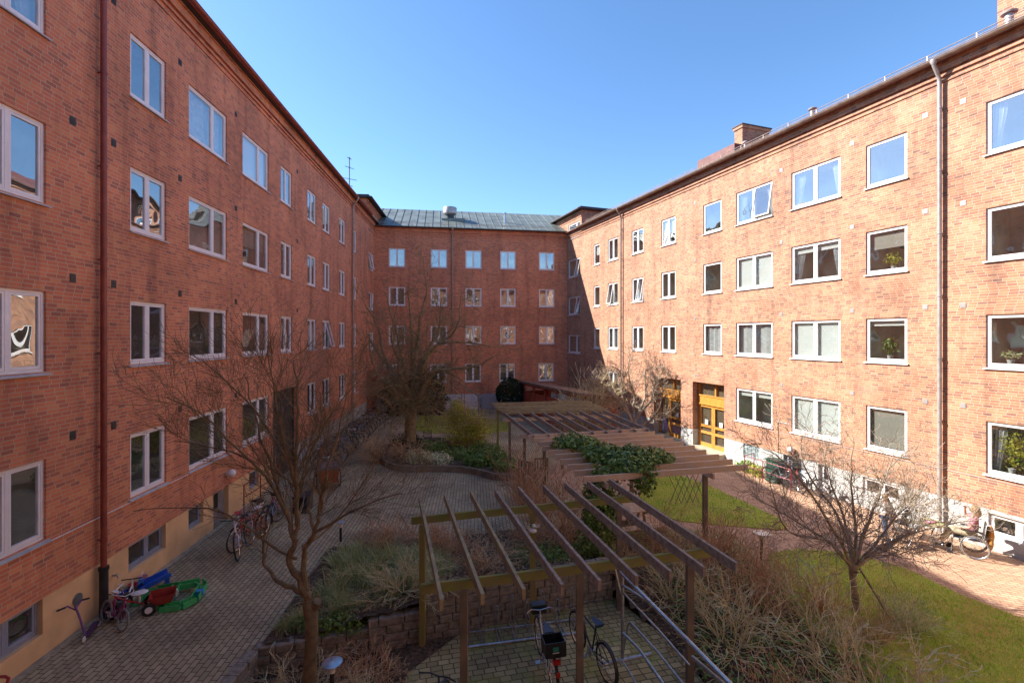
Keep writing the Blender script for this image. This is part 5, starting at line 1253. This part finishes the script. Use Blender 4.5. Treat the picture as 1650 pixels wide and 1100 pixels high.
q = G(205, 985); t = thing('balance_bike', 'black and white balance bicycle tangled behind the magenta one', 'balance bike', q, R(110))
b = MB(); b.path([(-.3, 0, .17), (0, 0, .3), (.25, 0, .42), (.27, 0, .55)], .018, 7); b.path([(.26, 0, .45), (.33, 0, .17)], .014, 6); b.build('frame', M['globe'], t, True)
b = MB(); b.path([(.22, -.18, .58), (.27, 0, .55), (.22, .18, .58)], .012, 6); b.build('handlebar', M['black'], t, True); MB().ball((-.08, 0, .38), .09, 10, 1.4, 1, .4).build('saddle', M['black'], t, True)
for x in (-.3, .33): b = MB(); b.lathe((x, 0, .17), [(.10, -.02), (.17, -.03), (.17, .03), (.10, .02)], 18, 'y'); b.build('wheel', M['tyre'], t, True)
# green water play frame
q = G(283, 968); t = thing('sand_play_frame', 'bright green plastic channel toy with a square opening and a blue clip', 'toy', q, R(28)); t.rotation_euler = (R(5), R(-2), R(14)); t.location.z += .03
b = MB(); gm = paint((.08, .50, .16), .4); gd = paint((.05, .34, .10), .4)
def channel(b, pts, w=.11, h=.09, closed=True):
    n = len(pts)
    for i in range(n if closed else n-1):
        a, c = V(pts[i]), V(pts[(i+1) % n]); d = (c-a).normalized(); s = V((-d.y, d.x, 0))*w/2
        b.beam(a, c, w, .02); b.beam(a+s+V((0, 0, h/2)), c+s+V((0, 0, h/2)), .015, h); b.beam(a-s+V((0, 0, h/2)), c-s+V((0, 0, h/2)), .015, h)
channel(b, [(-.12, -.36, .02), (.26, -.38, .02), (.44, -.2, .02), (.44, .28, .02), (.3, .44, .02), (-.12, .4, .02)], .15, .12); b.build('channel_ring', gm, t)
b = MB(); channel(b, [(-.12, .4, .02), (-.5, .36, .02), (-.74, .15, .02), (-.72, -.05, .02)], .15, .12, closed=False); b.build('channel_arm', gd, t)
MB().box(.4, .54, -.05, .05, .04, .14).build('clip', paint((.03, .30, .62)), t); MB().box(-.16, -.03, -.06, .08, .02, .12).build('gate', paint((.02, .22, .22)), t)
q = G(238, 953); t = thing('toy_slide', 'bright blue plastic slide piece lying by the plinth', 'toy slide', q, R(50))
b = MB(); m = paint((.02, .10, .5), .4)
b.v += [V(p__) for p__ in ((-.4, -.14, .04), (-.4, .14, .04), (0, -.14, .16), (0, .14, .16), (.4, -.14, .25), (.4, .14, .25))]; b.f += [(0, 2, 3, 1), (2, 4, 5, 3)]
for s in (-1, 1): b.beam((-.4, .15*s, .07), (0, .15*s, .2), .03, .09); b.beam((0, .15*s, .2), (.4, .15*s, .29), .03, .09)
b.build('slide_bed', m, t); b = MB(); b.beam((.36, -.1, 0), (.36, -.1, .24), .04, .04); b.beam((.36, .1, 0), (.36, .1, .24), .04, .04); b.build('support', m, t)
q = G(208, 962); t = thing('toy_crate', 'worn wooden sandpit crate filled with small plastic toys', 'crate', q, aL)
b = MB(); W_, D_, Z_ = .55, .3, .16
for z in (.03, .11): b.box(-W_, W_, -D_, -D_+.02, z, z+.07); b.box(-W_, W_, D_-.02, D_, z, z+.07); b.box(-W_, -W_+.02, -D_+.02, D_-.02, z, z+.07); b.box(W_-.02, W_, -D_+.02, D_-.02, z, z+.07)
b.box(-W_, W_, -D_, D_, .0, .02); b.build('boards', M['woodgrey'], t)
r = random.Random(2)
for k, (c_, nm) in enumerate((((.03, .1, .45), 'blue toy bucket'), ((.55, .33, .08), 'yellow woven toy basket'), ((.45, .05, .05), 'red toy sieve'), ((.05, .2, .55), 'light blue toy truck'), ((.7, .35, .35), 'pink toy mould'))):
    o = thing(nm.replace(' ', '_').replace('light_', '').replace('blue_', '').replace('yellow_woven_', '').replace('red_', '').replace('pink_', ''), nm+' in the wooden sandpit crate', 'toy', q+V((r.uniform(-.12, .12), -.36+.18*k, .16)), r.uniform(0, 3))
    if 'truck' in nm: MB().box(-.1, .1, -.05, .05, .03, .08).box(.04, .1, -.05, .05, .08, .13).build('body', paint(c_), o); b = MB(); [b.lathe((x, y, .03), [(.03, -.01), (.03, .01)], 10, 'y') for x in (-.06, .06) for y in (-.06, .06)]; b.build('wheels', M['black'], o)
    else: b = MB(); b.lathe((0, 0, 0), [(.06, 0), (.09, .13), (.095, .135), (.08, .13), (.055, .02)], 14); b.build('tub', paint(c_), o, True); b = MB(); b.path([(-.09, 0, .13), (-.06, 0, .2), (0, 0, .23), (.06, 0, .2), (.09, 0, .13)], .006, 5); b.build('handle', M['globe'], o)
# red handlebar poking in at the lower left corner
q = G(5, 1160); t = thing('toy_wheelbarrow', 'red tubular handle of a toy at the lower left corner', 'toy', q)
b = MB(); b.path([P(-60, 1120, 7.2), P(-20, 1092, 7.2), P(8, 1089, 7.2), P(14, 1092, 7.2), P(8, 1110, 7.15), P(-30, 1135, 7.1)], .022, 8); b.build('handle', paint((.35, .03, .03)), t, True, world=True)
b = MB(); b.path([P(-30, 1100, 7.2), P(-40, 1170, 7.2)], .02, 6); b.build('leg', paint((.35, .03, .03)), t, True, world=True)
# black bin on the left paving, red railing by the alcove
q = G(488, 822); t = thing('waste_bin', 'black box shaped bin on the paving before the dark recess', 'bin', q, aL)
MB().box(-.3, .3, -.22, .22, 0, .5).build('body', M['black'], t); MB().box(-.32, .32, -.24, .24, .5, .54).build('lid', M['darkpipe'], t); MB().box(-.1, -.05, -.228, -.221, .05, .45).build('strip', M['galv'], t)
def railing(label, pts, z0, zs, mat):
    t = thing('railing', label, 'railing', (pts[0][0], pts[0][1], z0)); b = MB()
    for z in zs: b.path([(p[0], p[1], z0+z) for p in pts], .018, 6)
    b.build('rails', mat, t, True, world=True); b = MB()
    for p in pts: b.path([(p[0], p[1], z0-.1), (p[0], p[1], z0+zs[-1])], .018, 6)
    b.build('posts', mat, t, True, world=True)
redm = paint((.25, .02, .03))
a_ = [wpt(WL, sL(378), -.15, 0), wpt(WL, sL(384), -1.3, 0), wpt(WL, sL(432), -1.25, 0)]
railing('dark red pipe railing beside the louvred basement door', [(p.x, p.y) for p in (wpt(WL, sL(380), -.25, 0), wpt(WL, sL(405), -.3, 0), wpt(WL, sL(436), -.3, 0))], .05, (.55, .95), redm)
railing('thin red railing before the right basement entrance', [(p.x, p.y) for p in (wpt(WR, sR(1225), -.35, 0), wpt(WR, sR(1232), -1.1, 0), wpt(WR, sR(1262), -1.1, 0), wpt(WR, sR(1310), -1.15, 0))], -.15, (.45, .85), redm)
t = thing('green_bin', 'dark green bin beside the red railing at the right wall', 'bin', wpt(WR, sR(1264), -.5, -.15), math.atan2(dR.y, dR.x))
MB().box(-.25, .25, -.22, .22, 0, .85).build('body', paint((.03, .09, .06)), t); MB().box(-.28, .28, -.25, .25, .85, .9).build('lid', paint((.02, .06, .04)), t)
# ------------------------------------------------------------ lamps
def bollard(label, x, y, z0, zt, r_=.13):
    t = thing('garden_lamp', label, 'lamp', (x, y, z0), 0, 'round topped garden lamps'); h = zt-z0
    MB().lathe((0, 0, 0), [(.035, -.05), (.035, h-.2)], 12).build('post', M['darkpipe'], t, True)
    b = MB(); b.lathe((0, 0, h-.2), [(.05, 0), (.055, .05), (.09, .14)], 14); b.build('lens', M['globe'], t, True)
    b = MB(); b.lathe((0, 0, h-.06), [(.08, 0), (r_, .006), (r_*1.02, .016), (r_*.6, .03), (.01, .034)], 22); b.build('cap', M['galv'], t, True)
q = P(1227, 907, 12.5); bollard('garden lamp with a wide cap beside the reddish path, right of the shrubs', q.x, q.y, -.1, .7, .2)
q = P(535, 1100, 7.6); bollard('nearest garden lamp with a tilted grey disc top by the sunken bed', q.x, q.y, PZ, .66, .155)
q = G(549, 872); bollard('garden lamp on the left paving behind the sedge clumps', q.x, q.y, .02, .64, .11)
# ------------------------------------------------------------ bicycle racks
t = thing('bicycle_rack', 'low galvanised rack with wire hoops in front of the block wall', 'bicycle rack', (-.97, 9.37, PZ)); Z0 = PZ+.05
A0, B0 = V((-.99, 9.37, Z0)), V((1.5, 9.87, Z0)); off = V((-.1, .45, 0)); dd = (B0-A0)
b = MB(); b.path([A0, B0], .025, 8); b.path([A0+off+dd*.08, B0+off], .018, 8); b.build('rail', M['galv'], t, True, world=True)
for k in range(8):
    f = .05+k*.13; c0 = A0+dd*f; c1 = c0+off*1.05; s = dd.normalized()*.035; h = .62 if k % 2 else .42
    b = MB(); b.path([c0-s, c1-s+V((0, 0, .05)), c1-s+V((0, 0, h)), c1-s*.5+V((0, 0, h+.05)), c1+s*.5+V((0, 0, h+.05)), c1+s+V((0, 0, h)), c1+s+V((0, 0, .05)), c0+s], .012, 6)
    b.build('hoop', M['galv'], t, True, world=True)
t = thing('double_deck_rack', 'tall galvanised steel two level bicycle rack with long slanting tubes', 'bicycle rack', (2.2, 8.9, PZ))
T = lambda a, Y0, c, Y1: (P(*a, Y0), P(*c, Y1))
def tube(nm, pts, r_): b = MB(); b.path(pts, r_, 8); return b.build(nm, M['galv'], t, True, world=True)
Ya = 9.35
tube('base_tube', [P(965, 1071, 8.6), P(1049, 1053, 8.9)], .035)
tube('upright', [P(1003, 930, Ya-.3), P(1003, 1060, 8.75)], .032)
tube('slanting_rail', [P(1000, 921, 9.0), P(1105, 1028, 7.0), P(1190, 1115, 5.8)], .034)
tube('lower_rail', [P(1003, 942, 9.0), P(1042, 967, 8.3)], .025); tube('lower_rail', [P(1116, 1058, 6.9), P(1170, 1105, 6.1)], .028)
tube('thin_rail', [P(1004, 954, 9.0), P(1060, 1013, 7.9), P(1111, 1071, 7.2)], .016)
tube('gutter_rail', [P(1002, 1062, 8.75), P(1012, 1005, 8.85), P(1016, 1002, 8.8), P(1060, 1050, 8.0), P(1102, 1103, 7.3)], .02)
tube('gutter_rail', [P(1004, 1019, 8.8), P(1030, 1045, 8.3), P(1072, 1105, 7.4)], .024); tube('gutter_rail', [P(1002, 1062, 8.7), P(1010, 1075, 8.4), P(1028, 1105, 7.9)], .018)
tube('brace', [P(990, 912, 9.3), P(1000, 955, 9.2)], .022)
# ------------------------------------------------------------ furniture
def armchair(label, loc, yaw, mat, grp=None):
    t = thing('wooden_armchair', label, 'chair', loc, yaw, grp)
    b = MB(); [b.box(-.25, .25, -.24+k*.1, -.16+k*.1, .40, .425) for k in range(5)]; b.build('seat', mat, t)
    b = MB(); [b.box(-.22+k*.11, -.16+k*.11, .24, .265, .45, .92) for k in range(5)]; b.box(-.27, .27, .235, .27, .88, .95); b.build('backrest', mat, t)
    for x in (-.26, .26):
        for y in (-.22, .24): MB().box(x-.025, x+.025, y-.025, y+.025, 0, .64 if y < 0 else .9).build('leg', mat, t)
        MB().box(x-.035, x+.035, -.27, .22, .64, .665).build('armrest', mat, t)
q = G(850, 778); armchair('dark wooden armchair at the right end of the round bed', q, R(150), M['woodpost'], 'wooden armchairs'); q = G(870, 772); armchair('second wooden armchair, half hidden by thin stems', q, R(190), M['woodpost'], 'wooden armchairs')
q = G(820, 752); t = thing('plant_pot', 'blue glazed pot beside the wooden armchair', 'pot', q); MB().lathe((0, 0, 0), [(.12, 0), (.2, .3), (.22, .34), (.18, .34), (.14, .1)], 16).build('pot', paint((.05, .05, .18)), t, True)
q = G(690, 722); t = thing('garden_chair', 'dark slatted garden chair beside the thick trunk', 'chair', q, R(20))
b = MB(); b.box(-.22, .22, -.22, .22, .4, .43); b.build('seat', M['darkpipe'], t); b = MB(); [b.path([(-.2, .22, .45+k*.07), (0, .27, .47+k*.07), (.2, .22, .45+k*.07)], .012, 5) for k in range(7)]; b.build('backrest', M['darkpipe'], t)
for x in (-.2, .2):
    for y in (-.2, .2): MB().path([(x, y, 0), (x, y, .4 if y < 0 else .9)], .014, 5).build('leg', M['darkpipe'], t)
q = V((3.3, 14.2, -.05)); t = thing('picnic_table', 'brown slatted table seen between the rafters under the brown pergola', 'table', q, R(15))
b = MB(); [b.box(-.75, .75, -.36+k*.145, -.23+k*.145, .7, .735) for k in range(5)]; b.build('tabletop', M['woodnew'], t)
for x in (-.6, .6): MB().beam((x, -.3, 0), (x, -.1, .7), .06, .06).beam((x, .3, 0), (x, .1, .7), .06, .06).box(x-.03, x+.03, -.3, .3, .62, .69).build('leg', M['woodpost'], t)
for dy, lb in ((-.75, 'near brown slatted bench at the table under the brown pergola'), (.75, 'far brown slatted bench at the table under the brown pergola')):
    t = thing('bench', lb, 'bench', q+V((-.26*dy, dy*.97, 0)), R(15)); MB().box(-.75, .75, -.14, -.01, .42, .45).box(-.75, .75, .01, .14, .42, .45).build('seat', M['woodnew'], t)
    for x in (-.6, .6): MB().box(x-.03, x+.03, -.13, .13, 0, .42).build('leg', M['woodpost'], t)
# round cafe table and two folding chairs at the right wall
q = V((11.82, 13.55, -.2)); t = thing('cafe_table', 'round mosaic topped cafe table between the wheelchair and the black chair', 'table', q)
b = MB(); b.lathe((0, 0, 0), [(.36, .70), (.37, .73), (.01, .735)], 24); b.build('tabletop', simple('mosaic', (.45, .38, .18), .5, scale=30, col2=(.12, .16, .08)), t)
for k in range(3):
    a = k*2.09+.3; MB().path([(.3*math.cos(a), .3*math.sin(a), 0), (.1*math.cos(a), .1*math.sin(a), .4), (.28*math.cos(a), .28*math.sin(a), .7)], .011, 6).build('leg', M['black'], t, True)
o = thing('magazine', 'pink magazine lying on the mosaic table', 'magazine', q+V((0, 0, .737)), .4); MB().box(-.14, .14, -.1, .1, 0, .012).build('cover', paint((.55, .12, .25)), o); MB().box(-.05, .1, -.05, .05, .0125, .016).build('picture', paint((.75, .6, .55)), o)
def folding(label, loc, yaw):
    t = thing('folding_chair', label, 'chair', loc, yaw, 'black folding chairs by the cafe table'); m = M['black']
    for s in (-1, 1):
        MB().path([(-.28, .22*s, 0), (.05, .22*s, .42), (.18, .22*s, .62)], .012, 6).build('leg', M['galv'], t, True); MB().path([(.26, .22*s, 0), (-.1, .22*s, .42)], .012, 6).build('leg', M['galv'], t, True)
        MB().path([(-.12, .22*s, .4), (-.38, .22*s, .98)], .012, 6).build('back_frame', M['galv'], t, True)
    b = MB(); b.quad((-.12, -.21, .43), (.24, -.21, .45), (.24, .21, .45), (-.12, .21, .43)); b.quad((-.12, -.21, .415), (-.12, .21, .415), (.24, .21, .435), (.24, -.21, .435)); b.build('seat', m, t)
    b = MB(); b.beam((-.15, 0, .5), (-.37, 0, .95), .42, .015); b.build('backrest', m, t)
folding('black folding chair standing left of the mosaic table', V((11.25, 13.7, -.19)), R(200)); folding('second black folding chair behind the mosaic table at the wall', V((11.65, 14.35, -.19)), R(-60))
# ------------------------------------------------------------ red shed, porch, pale fence
s0, s1 = V((.9, 35.2, 0)), V((4.3, 27.4, 0)); d = (s1-s0).normalized(); nn = V((-d.y, d.x, 0)); L = (s1-s0).length
t = thing('red_shed', 'low red painted bicycle shed with a sloping brown roof in the far right corner', 'shed', s0, math.atan2(d.y, d.x))
b = MB(); b.v += [V(p_) for p_ in ((-.2, -.3, 2.35), (L, -.3, 2.35), (L, 2.4, 2.0), (-.2, 2.4, 2.0), (-.2, -.3, 2.5), (L, -.3, 2.5), (L, 2.4, 2.15), (-.2, 2.4, 2.15))]; b.f += [(3, 2, 1, 0), (4, 5, 6, 7), (0, 1, 5, 4), (1, 2, 6, 5), (2, 3, 7, 6), (3, 0, 4, 7)]; b.build('roof', M['shedroof'], t)
b = MB(); b.box(0, L-.2, 0, .06, 0, 1.75); b.box(0, .06, .06, 2.2, 0, 1.75); b.box(L-.26, L-.2, .06, 2.2, 0, 1.75); b.build('boarding', M['deck'], t)
for k in range(6): MB().box(.1+k*(L-.4)/5, .2+k*(L-.4)/5, -.09, -.001, -.1, 2.35).build('post', M['deck'], t)
MB().box(0, L-.2, -.15, -.095, 2.2, 2.345).build('fascia', M['deck'], t)
q = P(583, 600, 35.2); t = thing('entrance_porch', 'dark red porch canopy on posts in the far left corner', 'porch', (-10.3, 34.8, 0))
MB().box(-.1, 1.7, -.8, 1.4, 2.75, 3.3).build('canopy', M['deck'], t)
for x, y in ((.05, -.7), (1.55, -.7), (1.55, 1.2)): MB().box(x-.06, x+.06, y-.06, y+.06, -.1, 2.75).build('post', M['deck'], t)
MB().box(-.05, .1, -.6, 1.3, 0, 2.75).build('side_panel', M['deck'], t)
a0, a1 = sF(716), sF(800)
t = thing('pale_board_screen', 'pale lilac board screen with vertical battens at the foot of the far wall', 'screen', wpt(WF, a0, -.5, 0), math.atan2(dF.y, dF.x)); L = a1-a0
b = MB(); b.box(0, L*.62, 0, .04, .05, 1.25); b.box(L*.7, L, .0, .04, .05, 1.25)
b.build('boards', simple('lilac_backing', (.34, .31, .34), .8, var=.1), t); b = MB()
for k in range(14): b.box(k*L*.62/14, k*L*.62/14+.2*L*.62/2.6, -.03, -.002, .05, 1.25)
b.build('battens', simple('pale_lilac_boards', (.66, .62, .65), .8, var=.1), t)
for x in (0, L*.32, L*.64, L): MB().box(x-.05, x+.05, -.06, -.021, 0, 1.32).build('post', M['greypipe'], t)
t = thing('cellar_hatch', 'black block painted as the dark inside of a cellar bay left of the pale boards', 'hatch', wpt(WF, sF(698), -.05, 0), math.atan2(dF.y, dF.x)); MB().box(0, 1.0, -.2, .0, 0, 1.0).build('recess', M['black'], t); MB().box(-.04, 1.04, -.24, -.2, 1.0, 1.08).build('lintel', M['greypipe'], t)  # solid black block, the shade inside the bay is its colour
o = thing('stair_handrail', 'diagonal grey handrail descending at the far wall', 'handrail', P(728, 640, 36.5)); q0 = P(726, 607, 36.9); q1 = P(771, 638, 36.2)
b = MB(); b.path([q0, q1], .05, 6); b.build('rail', M['woodgrey'], o, world=True); b = MB(); b.path([q1, (q1.x, q1.y, 0)], .04, 6); b.path([q0.lerp(q1, .5), (q0.lerp(q1, .5).x, q0.lerp(q1, .5).y, 0)], .04, 6); b.build('posts', M['woodgrey'], o, world=True)
# plants on the window sills of the right wing
def sillplant(px, ri, w, h, lb, mat, n=260, y=.25, size=.04):
    q = wpt(WR, sR(px), y, rr_[ri]-H+.08); t = thing('potted_plant', lb, 'potted plant', q, math.atan2(dR.y, dR.x)); MB().lathe((0, 0, 0), [(.06, 0), (.085, .13), (.09, .14), (.07, .14)], 12).build('pot', M['white'], t, True)
    leafball(n, (0, 0, .14+h/2), w, .09, h/2, size, random.Random(int(px)), shell=.9, lump=.6).build('leaves', mat, t)
sillplant(1432, 1, .3, .5, 'yellow leaved potted plant in the second row window left of the drainpipe', M['forsy'], 240)
sillplant(1426, 2, .3, .65, 'feathery potted palm in the third row window left of the drainpipe', M['green'], 240, size=.055)
sillplant(1620, 2, .25, .25, 'low white flowering plants in the third row window at the right edge', M['palegreen'], 200)
sillplant(1622, 3, .38, 1.15, 'large climbing green plant filling the lowest window at the right edge', M['forsy'], 700)
sillplant(1655, 3, .3, .5, 'bushy green plant beside the climbing one in the lowest right window', M['green'], 300)
# ------------------------------------------------------------ people
def skin_body(name, verts, edges, mat, parent, sub=2, smooth=True):
    me = bpy.data.meshes.new('tmp'); me.from_pydata([v[:3] for v in verts], edges, []); o = bpy.data.objects.new('tmp', me); COL.objects.link(o)
    md = o.modifiers.new('s', 'SKIN'); md.use_smooth_shade = True
    for i, v in enumerate(verts):
        sv = me.skin_vertices[0].data[i]; rr3 = v[3] if isinstance(v[3], tuple) else (v[3], v[3]); sv.radius = rr3; sv.use_root = (i == 0)
    s2 = o.modifiers.new('u', 'SUBSURF'); s2.levels = sub; s2.render_levels = sub
    bpy.context.view_layer.update(); dg = bpy.context.evaluated_depsgraph_get(); ev = o.evaluated_get(dg); m2 = bpy.data.meshes.new_from_object(ev); m2.name = name
    bpy.data.objects.remove(o); m2.materials.clear(); m2.materials.append(mat); m2.polygons.foreach_set('use_smooth', [True]*len(m2.polygons))
    return link(name, m2, parent)
def person(label, loc, yaw, J, tops, legs, feet, hairm, s=1.0, hairlen=.12):
    """J: joints; every limb is a chain hip-knee-ankle-toe / shoulder-elbow-wrist-hand"""
    t = thing('person', label, 'person', loc, yaw); t.scale = (s, s, s)
    Vt, E = [], []
    def add(p, r_, par=None):
        Vt.append((*p, r_)); 
        if par is not None: E.append((par, len(Vt)-1))
        return len(Vt)-1
    pel = add(J['pelvis'], (.13, .11)); ch = add(J['chest'], (.15, .11), pel); nb = add(J['neck'], .05, ch)
    hd = V(J['head']); f_ = V(J['face']).normalized()
    hb = add(hd-V((0, 0, .08)), (.062, .07), nb); hm = add(hd+V((0, 0, .01)), (.082, .095), hb); add(hd+V((0, 0, .085)), (.06, .07), hm)
    add(hd+f_*.105+V((0, 0, -.01)), .012, hm)
    for s_ in ('l', 'r'):
        sh = add(J['sh_'+s_], .05, ch); el = add(J['el_'+s_], .037, sh); wr = add(J['wr_'+s_], .026, el)
        w = V(J['wr_'+s_]); d_ = (w-V(J['el_'+s_])).normalized(); pa = add(w+d_*.05, (.034, .018), wr)
        sd = d_.cross(V((0, 0, 1)) if abs(d_.z) < .8 else V((0, 1, 0))).normalized(); cu = sd.cross(d_)
        for k in range(4):
            b0 = w+d_*.09+sd*(k-1.5)*.02; a_ = add(b0, .009, pa); add(b0+d_*(.055-.008*abs(k-1.2))-cu*.02, .0075, a_)
        a_ = add(w+d_*.035+sd*.04*(1 if s_ == 'l' else -1), .010, pa); add(w+d_*.07+sd*.055*(1 if s_ == 'l' else -1), .008, a_)
        hp = add(J['hp_'+s_], .085, pel); kn = add(J['kn_'+s_], .055, hp); an = add(J['an_'+s_], .036, kn); add(J['to_'+s_], .03, an)
    skin_body('body', Vt, E, M['skin'], t, 1)
    # clothing: slightly larger skins
    Vt, E = [], []
    pel = add(V(J['pelvis'])+V((0, 0, .02)), (.15, .13)); ch = add(J['chest'], (.175, .135), pel); add(V(J['neck'])-V((0, 0, .04)), .07, ch)
    for s_ in ('l', 'r'):
        sh = add(J['sh_'+s_], .065, ch); el = add(V(J['sh_'+s_]).lerp(V(J['el_'+s_]), .8), .05, sh)
        if tops[1]: add(V(J['el_'+s_]).lerp(V(J['wr_'+s_]), .8), .038, add(J['el_'+s_], .048, el))
    skin_body('shirt', Vt, E, tops[0], t, 2)
    Vt, E = [], []
    pel = add(V(J['pelvis'])+V((0, 0, .04)), (.15, .13))
    for s_ in ('l', 'r'):
        hp = add(J['hp_'+s_], .1, pel); kn = add(J['kn_'+s_], .072, hp); add(V(J['kn_'+s_]).lerp(V(J['an_'+s_]), .88), .058, kn)
    skin_body('trousers', Vt, E, legs, t, 2)
    for s_ in ('l', 'r'):
        b = MB(); a_, c_ = V(J['an_'+s_]), V(J['to_'+s_]); b.path([a_+V((0, 0, .02)), a_+V((0, 0, -.04)), a_.lerp(c_, .5)+V((0, 0, -.02)), c_+(c_-a_).normalized()*.04], [.04, .052, .047, .03], 8); b.build('shoe', feet, t, True)
    up_ = V((0, 0, 1)); side = f_.cross(up_).normalized()
    b = MB(); b.ball(hd-f_*.026+V((0, 0, .03)), .104, 14, 1, 1, 1.0)
    if hairlen > .15: b.ball(hd-f_*.06+V((0, 0, -.06)), .095, 12, 1, 1, 1.4)
    b.build('hair', hairm, t, True)
    for q_ in (-1, 1): MB().ball(hd+f_*.088+side*.032*q_+V((0, 0, .0)), .011, 8).build('eye', M['black'], t)
    MB().ball(hd+f_*.085+V((0, 0, -.055)), .016, 8, 1, 1, .4).build('mouth', paint((.4, .12, .1)), t)
    for q_ in (-1, 1): MB().ball(hd+side*.092*q_+V((0, 0, -.01)), .022, 8, .6, .6, 1.2).build('ear', M['skin'], t)
    return t
blond = simple('light_blond_hair', (.34, .21, .10), .6, scale=40, var=.4)
J = dict(pelvis=(0, 0, .60), chest=(-.06, 0, .93), neck=(-.07, 0, 1.1), head=(-.05, 0, 1.25), face=(1, .15, .15),
         sh_l=(-.06, .18, 1.04), el_l=(.06, .25, .80), wr_l=(.27, .14, .74), sh_r=(-.06, -.18, 1.04), el_r=(.12, -.28, 1.02), wr_r=(.13, -.13, 1.22),
         hp_l=(.02, .1, .58), kn_l=(.44, .13, .62), an_l=(.66, .1, .26), to_l=(.80, .1, .22), hp_r=(.02, -.1, .58), kn_r=(.43, -.12, .62), an_r=(.60, -.1, .26), to_r=(.74, -.1, .22))
WC = V((12.62, 13.12, gz(12.6))); wy = math.atan2(.66, -.75)
person('person in a plum top and patterned trousers shading the eyes while sitting in a wheelchair', WC, wy, J, (paint((.40, .16, .20), .8), False), simple('patterned_cloth', (.48, .40, .28), .9, scale=25, col2=(.2, .18, .1)), M['white'], blond, 1.0, .2)
t = thing('wheelchair', 'self propelled wheelchair with large silver wheels in the sun by the right wall', 'wheelchair', WC, wy)
wm2 = wheel_meshes(.31, 'greytyre', .016, 'steel')
for s_ in (-1, 1): w = link('wheel', wm2[1], t, (-.05, .3*s_, .31)); link('tyre', wm2[0], w); b = MB(); ring(b, (-.05, .335*s_, .31), .265, .009, 24, 5); b.build('push_rim', M['steel'], t, True)
for s_ in (-1, 1):
    b = MB(); b.lathe((.45, .22*s_, .08), [(.08, -.018), (.08, .018)], 14, 'y'); b.build('castor', M['black'], t)
    MB().path([(.42, .24*s_, .1), (.38, .24*s_, .48), (-.22, .24*s_, .48), (-.28, .24*s_, .95), (-.38, .24*s_, .97)], .013, 6).path([(.36, .24*s_, .48), (.55, .17*s_, .2), (.62, .15*s_, .16)], .012, 6).build('side_frame', M['galv'], t, True)
    MB().box(.56, .76, .04*s_-.06+.05*s_, .04*s_+.06+.05*s_, .14, .16).build('footrest', M['black'], t); MB().box(-.2, .22, .25*s_-.03, .25*s_+.03, .72, .75).build('armrest', M['black'], t)
MB().box(-.22, .38, -.23, .23, .485, .51).build('seat', M['black'], t); MB().beam((-.24, 0, .5), (-.29, 0, .93), .44, .02).build('backrest', M['black'], t)
o = thing('jacket', 'orange brown jacket hanging over the back of the wheelchair', 'jacket', WC, wy); b = MB(); b.ball((-.36, 0, .66), .2, 12, .45, 1, 1.3); b.ball((-.36, .1, .45), .13, 10, .5, .9, 1.4); b.build('cloth', simple('orange_brown_cloth', (.42, .2, .04), .9, scale=10), o, True)
J = dict(pelvis=(0, 0, .92), chest=(0, 0, 1.25), neck=(.01, 0, 1.44), head=(.04, 0, 1.60), face=(.9, 0, -.35), sh_l=(0, .18, 1.37), el_l=(.06, .25, 1.1), wr_l=(.24, .16, .98), sh_r=(0, -.18, 1.37), el_r=(.08, -.23, 1.1), wr_r=(.26, -.12, 1.02),
         hp_l=(0, .09, .88), kn_l=(.02, .1, .48), an_l=(-.02, .1, .09), to_l=(.13, .11, .04), hp_r=(0, -.09, .88), kn_r=(.05, -.1, .48), an_r=(.02, -.1, .09), to_r=(.17, -.11, .04))
CHD = V((10.95, 14.05, gz(10.9)))
person('young person in a white shirt and blue jeans standing behind the small tree', CHD, R(-50), J, (M['white'], True), paint((.10, .16, .28), .9), M['black'], blond, .78)
# ------------------------------------------------------------ camera, light, sky
cam = bpy.data.cameras.new('camera'); co = bpy.data.objects.new('camera', cam); COL.objects.link(co)
co.location = (0, 0, CH); co.rotation_euler = (R(90), 0, 0); cam.sensor_width = 36; cam.lens = F/1650*36; cam.shift_y = -(550-HY)/1650; cam.clip_end = 2000; cam.clip_start = .05
scene.camera = co
to_sun = V((-1.31, .33, 1)).normalized(); el = math.asin(to_sun.z); az = math.atan2(to_sun.x, to_sun.y)
sd = bpy.data.lights.new('sun', 'SUN'); sd.energy = SUN_E; sd.angle = R(.5); sd.color = (1, .95, .88)
so = bpy.data.objects.new('sun', sd); COL.objects.link(so); so.rotation_euler = to_sun.to_track_quat('Z', 'Y').to_euler()
w = bpy.data.worlds.new('World'); scene.world = w; w.use_nodes = True; nt = w.node_tree
bg = nt.nodes['Background']; sk = nt.nodes.new('ShaderNodeTexSky'); sk.sky_type = 'NISHITA'; sk.sun_disc = False; sk.sun_elevation = el; sk.sun_rotation = az; sk.air_density = AIR; sk.dust_density = DUST; sk.ozone_density = OZ; sk.altitude = 800
hs = nt.nodes.new('ShaderNodeHueSaturation'); hs.inputs['Saturation'].default_value = 1.12; nt.links.new(sk.outputs[0], hs.inputs['Color']); nt.links.new(hs.outputs[0], bg.inputs[0]); bg.inputs[1].default_value = SKY_E
vs = scene.view_settings; scene.display_settings.display_device = 'sRGB'; vs.view_transform = 'Standard'; vs.look = 'None'; vs.exposure = EXPO; vs.gamma = 1; vs.use_curve_mapping = False
scene.cycles.use_denoising = True; scene.cycles.max_bounces = 10; scene.cycles.transparent_max_bounces = 24; scene.cycles.diffuse_bounces = 5; scene.cycles.glossy_bounces = 4
scene.cycles.sample_clamp_indirect = 8
